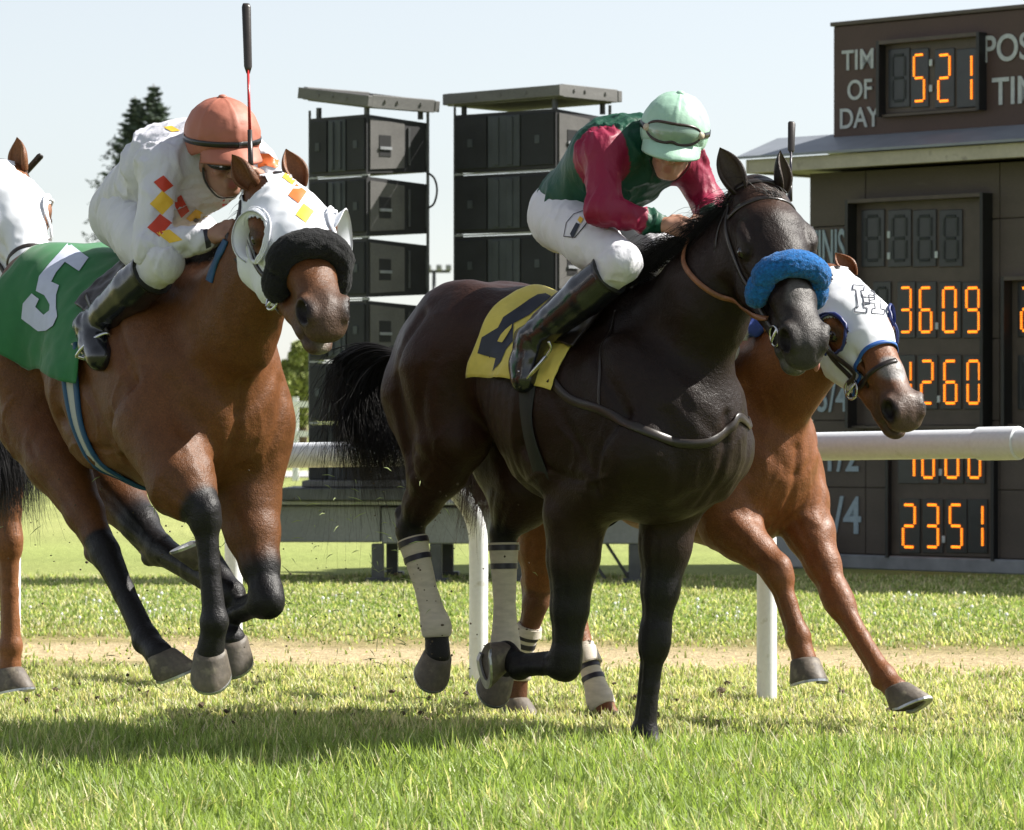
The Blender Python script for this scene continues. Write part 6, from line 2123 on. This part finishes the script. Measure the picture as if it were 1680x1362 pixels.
# whip in the left hand
def whip(label, pts, mat_shaft=None, flap=True, F=None):
    wbase = pts[0].copy()
    w = empty('riding_whip', wbase); tag(w, label, 'whip', 'riding whips')
    L = [p - wbase for p in pts]
    m = MB(); m.tube([L[0], L[0].lerp(L[-1], .28)], [.010, .008], 10); m.build('handle', MAT_LEATH, w, True)
    m = MB(); m.tube([L[0].lerp(L[-1], .28), L[0].lerp(L[-1], .62)], [.0055, .0045], 8); m.build('shaft', mat_shaft or MAT_TAPE, w, True)
    m = MB(); m.tube([L[0].lerp(L[-1], .60), L[0].lerp(L[-1], .64), L[0].lerp(L[-1], .98), L[-1]], [.006, .014, .016, .012], 10, flat=(1, .45), ref=(1, .3, 0)); m.build('flap', MAT_LEATH, w, True)
    return w
M_REDS = new_mat('red_shaft', (.45, .02, .02), .3)
hbw = FB.w(JB['haL'])
whip('upright riding whip with red shaft held in front of the white jersey', [P(412, 295, hbw.y - .02), P(404, 6, hbw.y + .1)], M_REDS)

# maker's mark on the thigh of the dark horse's jockey
brD = [c for c in riderD[1].children if c.name.startswith('breeches')][0]; bbD = bvh_of(brD)
def line_mark(name, pts, bv, w, mat, parent, F, off=.003):
    P_, N_ = [], []
    for i in range(len(pts) - 1):
        for k in range(4):
            t = k / 4; r = pix_ray(bv, pts[i][0] * (1 - t) + pts[i + 1][0] * t, pts[i][1] * (1 - t) + pts[i + 1][1] * t)
            if r[0] is not None: P_.append(r[0] + r[1] * off); N_.append(r[1])
    r = pix_ray(bv, *pts[-1])
    if r[0] is not None: P_.append(r[0] + r[1] * off); N_.append(r[1])
    if len(P_) > 2: return ribbon(name, P_, N_, w, .002, mat, parent, F.Mi)
line_mark('mark_outline', [(926, 388), (930, 366), (942, 352), (962, 345), (972, 350), (962, 368), (944, 390), (926, 388)], bbD, .0035, MAT_TAPE, brD, FD)
decal('mark', [(936, 384), (946, 366), (952, 369), (944, 386), (940, 392)], bbD, M_NAVY, brD, FD.Mi, off=.004, step=4)
decal('mark', [(948, 362), (952, 356), (958, 360), (953, 368)], bbD, M_YLP, brD, FD.Mi, off=.004, step=4)

tg = MB(); c_ = HD(.575, .052, -.118)
tg.add(*uv_sphere((0, 0, 0), .018, 12, 8, (.8, .5, 1.5))); tg.v = [tuple(c_ + Vector(v)) for v in tg.v]
tg.build('tongue', new_mat('tongue_pink', (.42, .17, .15), .35, noise=(40, .1)), bodyD, True)
# ------------------------------------------------------------------ manes, tails, wraps
M_HBLK = new_mat('black_hair', (.006, .005, .005), .5, spec=.25)
M_HRED = new_mat('dark_red_hair', (.035, .012, .008), .45, spec=.5)
mane('mane', FD, bodyD, [FD.l(1248, 322, 0), FD.l(1205, 352, 0), FD.l(1150, 390, 0), FD.l(1095, 425, 0), FD.l(1040, 462, 0), FD.l(1000, 482, 0)], 2400, .25, M_HBLK, 3, blow=Vector((-1.0, 0, .25)), lift=.25, fall=.85)
mane('forelock', FD, bodyD, [FD.l(1246, 318, .02), FD.l(1262, 318, .0), FD.l(1280, 322, -.02)], 160, .085, M_HBLK, 5, blow=Vector((-.8, .3, .5)), lift=.6, fall=.4)
tail('tail', FD, bodyD, [FD.l(668, 580, 0), FD.l(635, 578, .0), FD.l(608, 612, .0), FD.l(605, 672, 0), FD.l(618, 730, 0), FD.l(636, 812, .02)], 4200, M_HBLK, 4, spread=.125, wisp=.19, r=.0016)
mane('mane', FB, bodyB, [FB.l(440, 330, 0), FB.l(410, 372, 0), FB.l(370, 405, 0), FB.l(330, 425, 0), FB.l(290, 438, 0)], 1100, .11, M_HBLK, 6, lift=.1, fall=1.0, spread=.025)
tail('tail', FB, bodyB, [FB.l(-40, 520, .05), FB.l(-35, 590, .10), FB.l(-8, 680, .12), FB.l(18, 760, .10), FB.l(22, 850, .10)], 3400, M_HBLK, 7, spread=.10, r=.0016, wisp=.10)
mane('mane', FC, bodyC, [FC.l(1365, 470, 0), FC.l(1310, 505, 0), FC.l(1250, 545, 0), FC.l(1200, 560, 0)], 500, .12, M_HRED, 8)
tail('tail', FC, bodyC, [FC.l(845, 620, 0), FC.l(815, 650, 0), FC.l(795, 720, 0), FC.l(785, 790, 0), FC.l(778, 872, 0)], 1800, M_HRED, 9, r=.0015, spread=.075, wisp=.09)
mane('mane', FE, bodyE, [FE.l(-25, 290, 0), FE.l(-80, 340, 0), FE.l(-140, 390, 0)], 300, .12, M_HBLK, 10)
tail('tail', FE, bodyE, [FE.l(-520, 520, 0), FE.l(-560, 560, 0), FE.l(-580, 700, 0), FE.l(-575, 850, 0)], 500, M_HBLK, 11, spread=.08)
for L_ in (legsD['HR'], legsD['HL']): leg_wrap(bodyD, L_[1], L_[2], L_[3], MAT_WRAP)
for L_ in (legsC['HR'], legsC['HL']): leg_wrap(bodyC, L_[1], L_[2], L_[3], MAT_WRAP, t0=.55 if L_ is legsC['HL'] else .45, tapes=(.6, .74) if L_ is legsC['HL'] else (.5, .62))

# ------------------------------------------------------------------ the chestnut's tack and rider
hoodC, bhC, scC = hood(FC, bvC, HC, horseC, M_HOODW, x1=.33, seed=15)
for s in (-1, 1): blinker(FC, bhC, HC, hoodC, s, scC, new_mat('blue_blinker', (.015, .03, .16), .4), arc=(1.0, 5.2) if s < 0 else (1.0, 5.2), depth=.05, rim=new_mat('blue_rim', (.012, .025, .13), .4))
head_ring(FC, bhC, HC, hoodC, 'blue_trim', lambda ph: .325 + .06 * (abs(ph) / 2.7) ** 2, np.linspace(-2.6, 2.6, 50), .016, .005, M_BLUED, off=.003)
M_OUT = new_mat('emblem_outline', (.03, .035, .06), .6)
def H_poly(cx, cy, k):
    q = [(-26, -22), (-8, -22), (-8, -14), (-13, -14), (-10, -4), (10, -4), (8, -14), (3, -14), (3, -22), (24, -22), (24, -14), (19, -14), (22, 14), (28, 14), (28, 22), (8, 22), (8, 14), (13, 14), (11, 5), (-8, 5), (-5, 14), (0, 14), (0, 22), (-20, 22), (-20, 14), (-15, 14), (-21, -14), (-26, -14)]
    ca, sa = math.cos(.08), math.sin(.08)
    return [(cx + k * (x * ca - y * sa), cy + k * (x * sa + y * ca)) for x, y in q]
HP_ = H_poly(1424, 492, 1.0)
line_mark('emblem', HP_ + [HP_[0]], bhC, .0042, M_OUT, hoodC, FC, off=.0025)
for q in ([(1415, 484), (1418, 500), (1426, 499)], [(1427, 500), (1425, 484), (1434, 485), (1435, 492), (1427, 493)]):
    line_mark('emblem', q, bhC, .0042, M_OUT, hoodC, FC, off=.0025)
bridle(FC, bhC, HC, horseC, MAT_LEATH, brow=False, rein_to={-1: [FC.wp(1400, 610, -.12), FC.wp(1350, 570, -.14), FC.wp(1290, 520, -.12)], 1: [FC.wp(1440, 580, .14), FC.wp(1330, 500, .08)]})
snap_strap('noseband', pixsnap(bvC, [(1405, 640), (1425, 615), (1450, 598), (1470, 592)]), bvC, .02, .006, MAT_LEATH, horseC, local=FC.Mi)
hoodE, bhE, scE = hood(FE, bvE, HE, horseE, M_HOODW, seed=25, x1=.46)
for s in (-1, 1): blinker(FE, bhE, HE, hoodE, s, scE, M_HOODW, arc=(1.6, 4.6), depth=.012)
bridle(FE, bhE, HE, horseE, MAT_LEATH, brow=False)

def shifted(J, F0, F1, new_head, dz=0.0):
    """same crouch on another horse"""
    d = new_head - J['head'][0]
    R0, R1 = F0.M.to_3x3(), F1.M.to_3x3()
    out = {}
    for k, v in J.items():
        if isinstance(v, Vector): out[k] = v + d
    out['head'] = (new_head, J['head'][1], J['head'][2])
    return out
JC = shifted(JB, FB, FC, FC.l(1256, 420, 0))
riderC = jockey(FC, JC, 'jockey almost hidden behind the lead horse head on the chestnut by the rail', M_SILK, two_tone((.03, .06, .25), (.5, .5, .52), (.03, .06, .25)),
                new_mat('blue_silk', (.03, .06, .25), .45), seed=31, fine=False, jersey_voxel=.010, goggles_up=False)
JE = shifted(JB, FB, FE, FE.l(-112, 262, 0))
riderE = jockey(FE, JE, 'jockey of the trailing horse just outside the left edge', M_SILK, two_tone((.5, .4, .05), (.1, .1, .1), (.5, .4, .05)),
                new_mat('yellow_silk', (.5, .4, .05), .45), seed=32, fine=False, jersey_voxel=.010, goggles_up=False)
wc = FC.w(JC['haR'])
whip('slim whip standing up behind the right ear of the lead horse', [P(1296, 330, 15.0), P(1299, 200, 15.1)])
whip('black whip tip behind the ear of the hooded horse at the left edge', [P(-45, 380, 16.5), P(68, 254, 16.4)])

# blue yoke on the bay's neck
snap_strap('neck_yoke', pixsnap(bvB, [(345, 462), (352, 440), (362, 415), (372, 395)]), bvB, .05, .012, M_BLUE, horseB, local=FB.Mi)

# ------------------------------------------------------------------ turf thrown up by the hooves
rt = random.Random(8)
cl = MB()
for k in range(320):
    px = rt.gauss(330, 150) if k % 3 else rt.gauss(720, 60); py = rt.uniform(760, 1120)
    p = P(px, py, rt.uniform(13.2, 15.2)); r_ = rt.uniform(.0015, .005) * (2 if k % 17 == 0 else 1)
    v, f = uv_sphere(p, r_, 5, 3, (1, rt.uniform(.5, 1), rt.uniform(.5, 1))); cl.add(v, f)
tag(cl.build('flying_soil', new_mat('soil', (.07, .05, .03), .9)), 'crumbs of dark soil flying in the air behind the hooves', 'soil', kind='stuff')
cl = MB()
for k in range(170):
    px = rt.gauss(400, 190) if k % 3 else rt.gauss(620, 60); py = rt.uniform(770, 1150)
    p = P(px, py, rt.uniform(13.2, 15.2)); d = Vector((rt.gauss(0, 1), rt.gauss(0, 1), rt.gauss(0, .7))).normalized() * rt.uniform(.01, .035)
    cl.tube([p - d, p + Vector((0, 0, .004)), p + d], [.0004, .0018, .0004], 4)
tag(cl.build('flying_grass', new_mat('cut_grass', (.30, .36, .14), .7)), 'torn blades of grass flying in the air between the horses', 'grass', kind='stuff')

# clods and loose soil lying on the turf where the hooves have cut in
cl = MB()
for k in range(420):
    y = rt.uniform(13.0, 17.5); x = rt.uniform(-2.6, 2.8)
    r_ = rt.uniform(.004, .014) * (1.6 if k % 9 == 0 else 1)
    v, f = uv_sphere((x, y, rt.uniform(.0, .03)), r_, 6, 4, (rt.uniform(.7, 1.6), rt.uniform(.7, 1.5), rt.uniform(.5, .9))); cl.add([Vector(q) + Vector((rt.gauss(0, 1), rt.gauss(0, 1), rt.gauss(0, 1))) * r_ * .18 for q in v], f)
tag(cl.build('soil_clods', new_mat('turf_clod', (.085, .060, .035), .95, noise=(60, .4))), 'small clods of soil cut loose and lying on the turf', 'soil', kind='stuff')
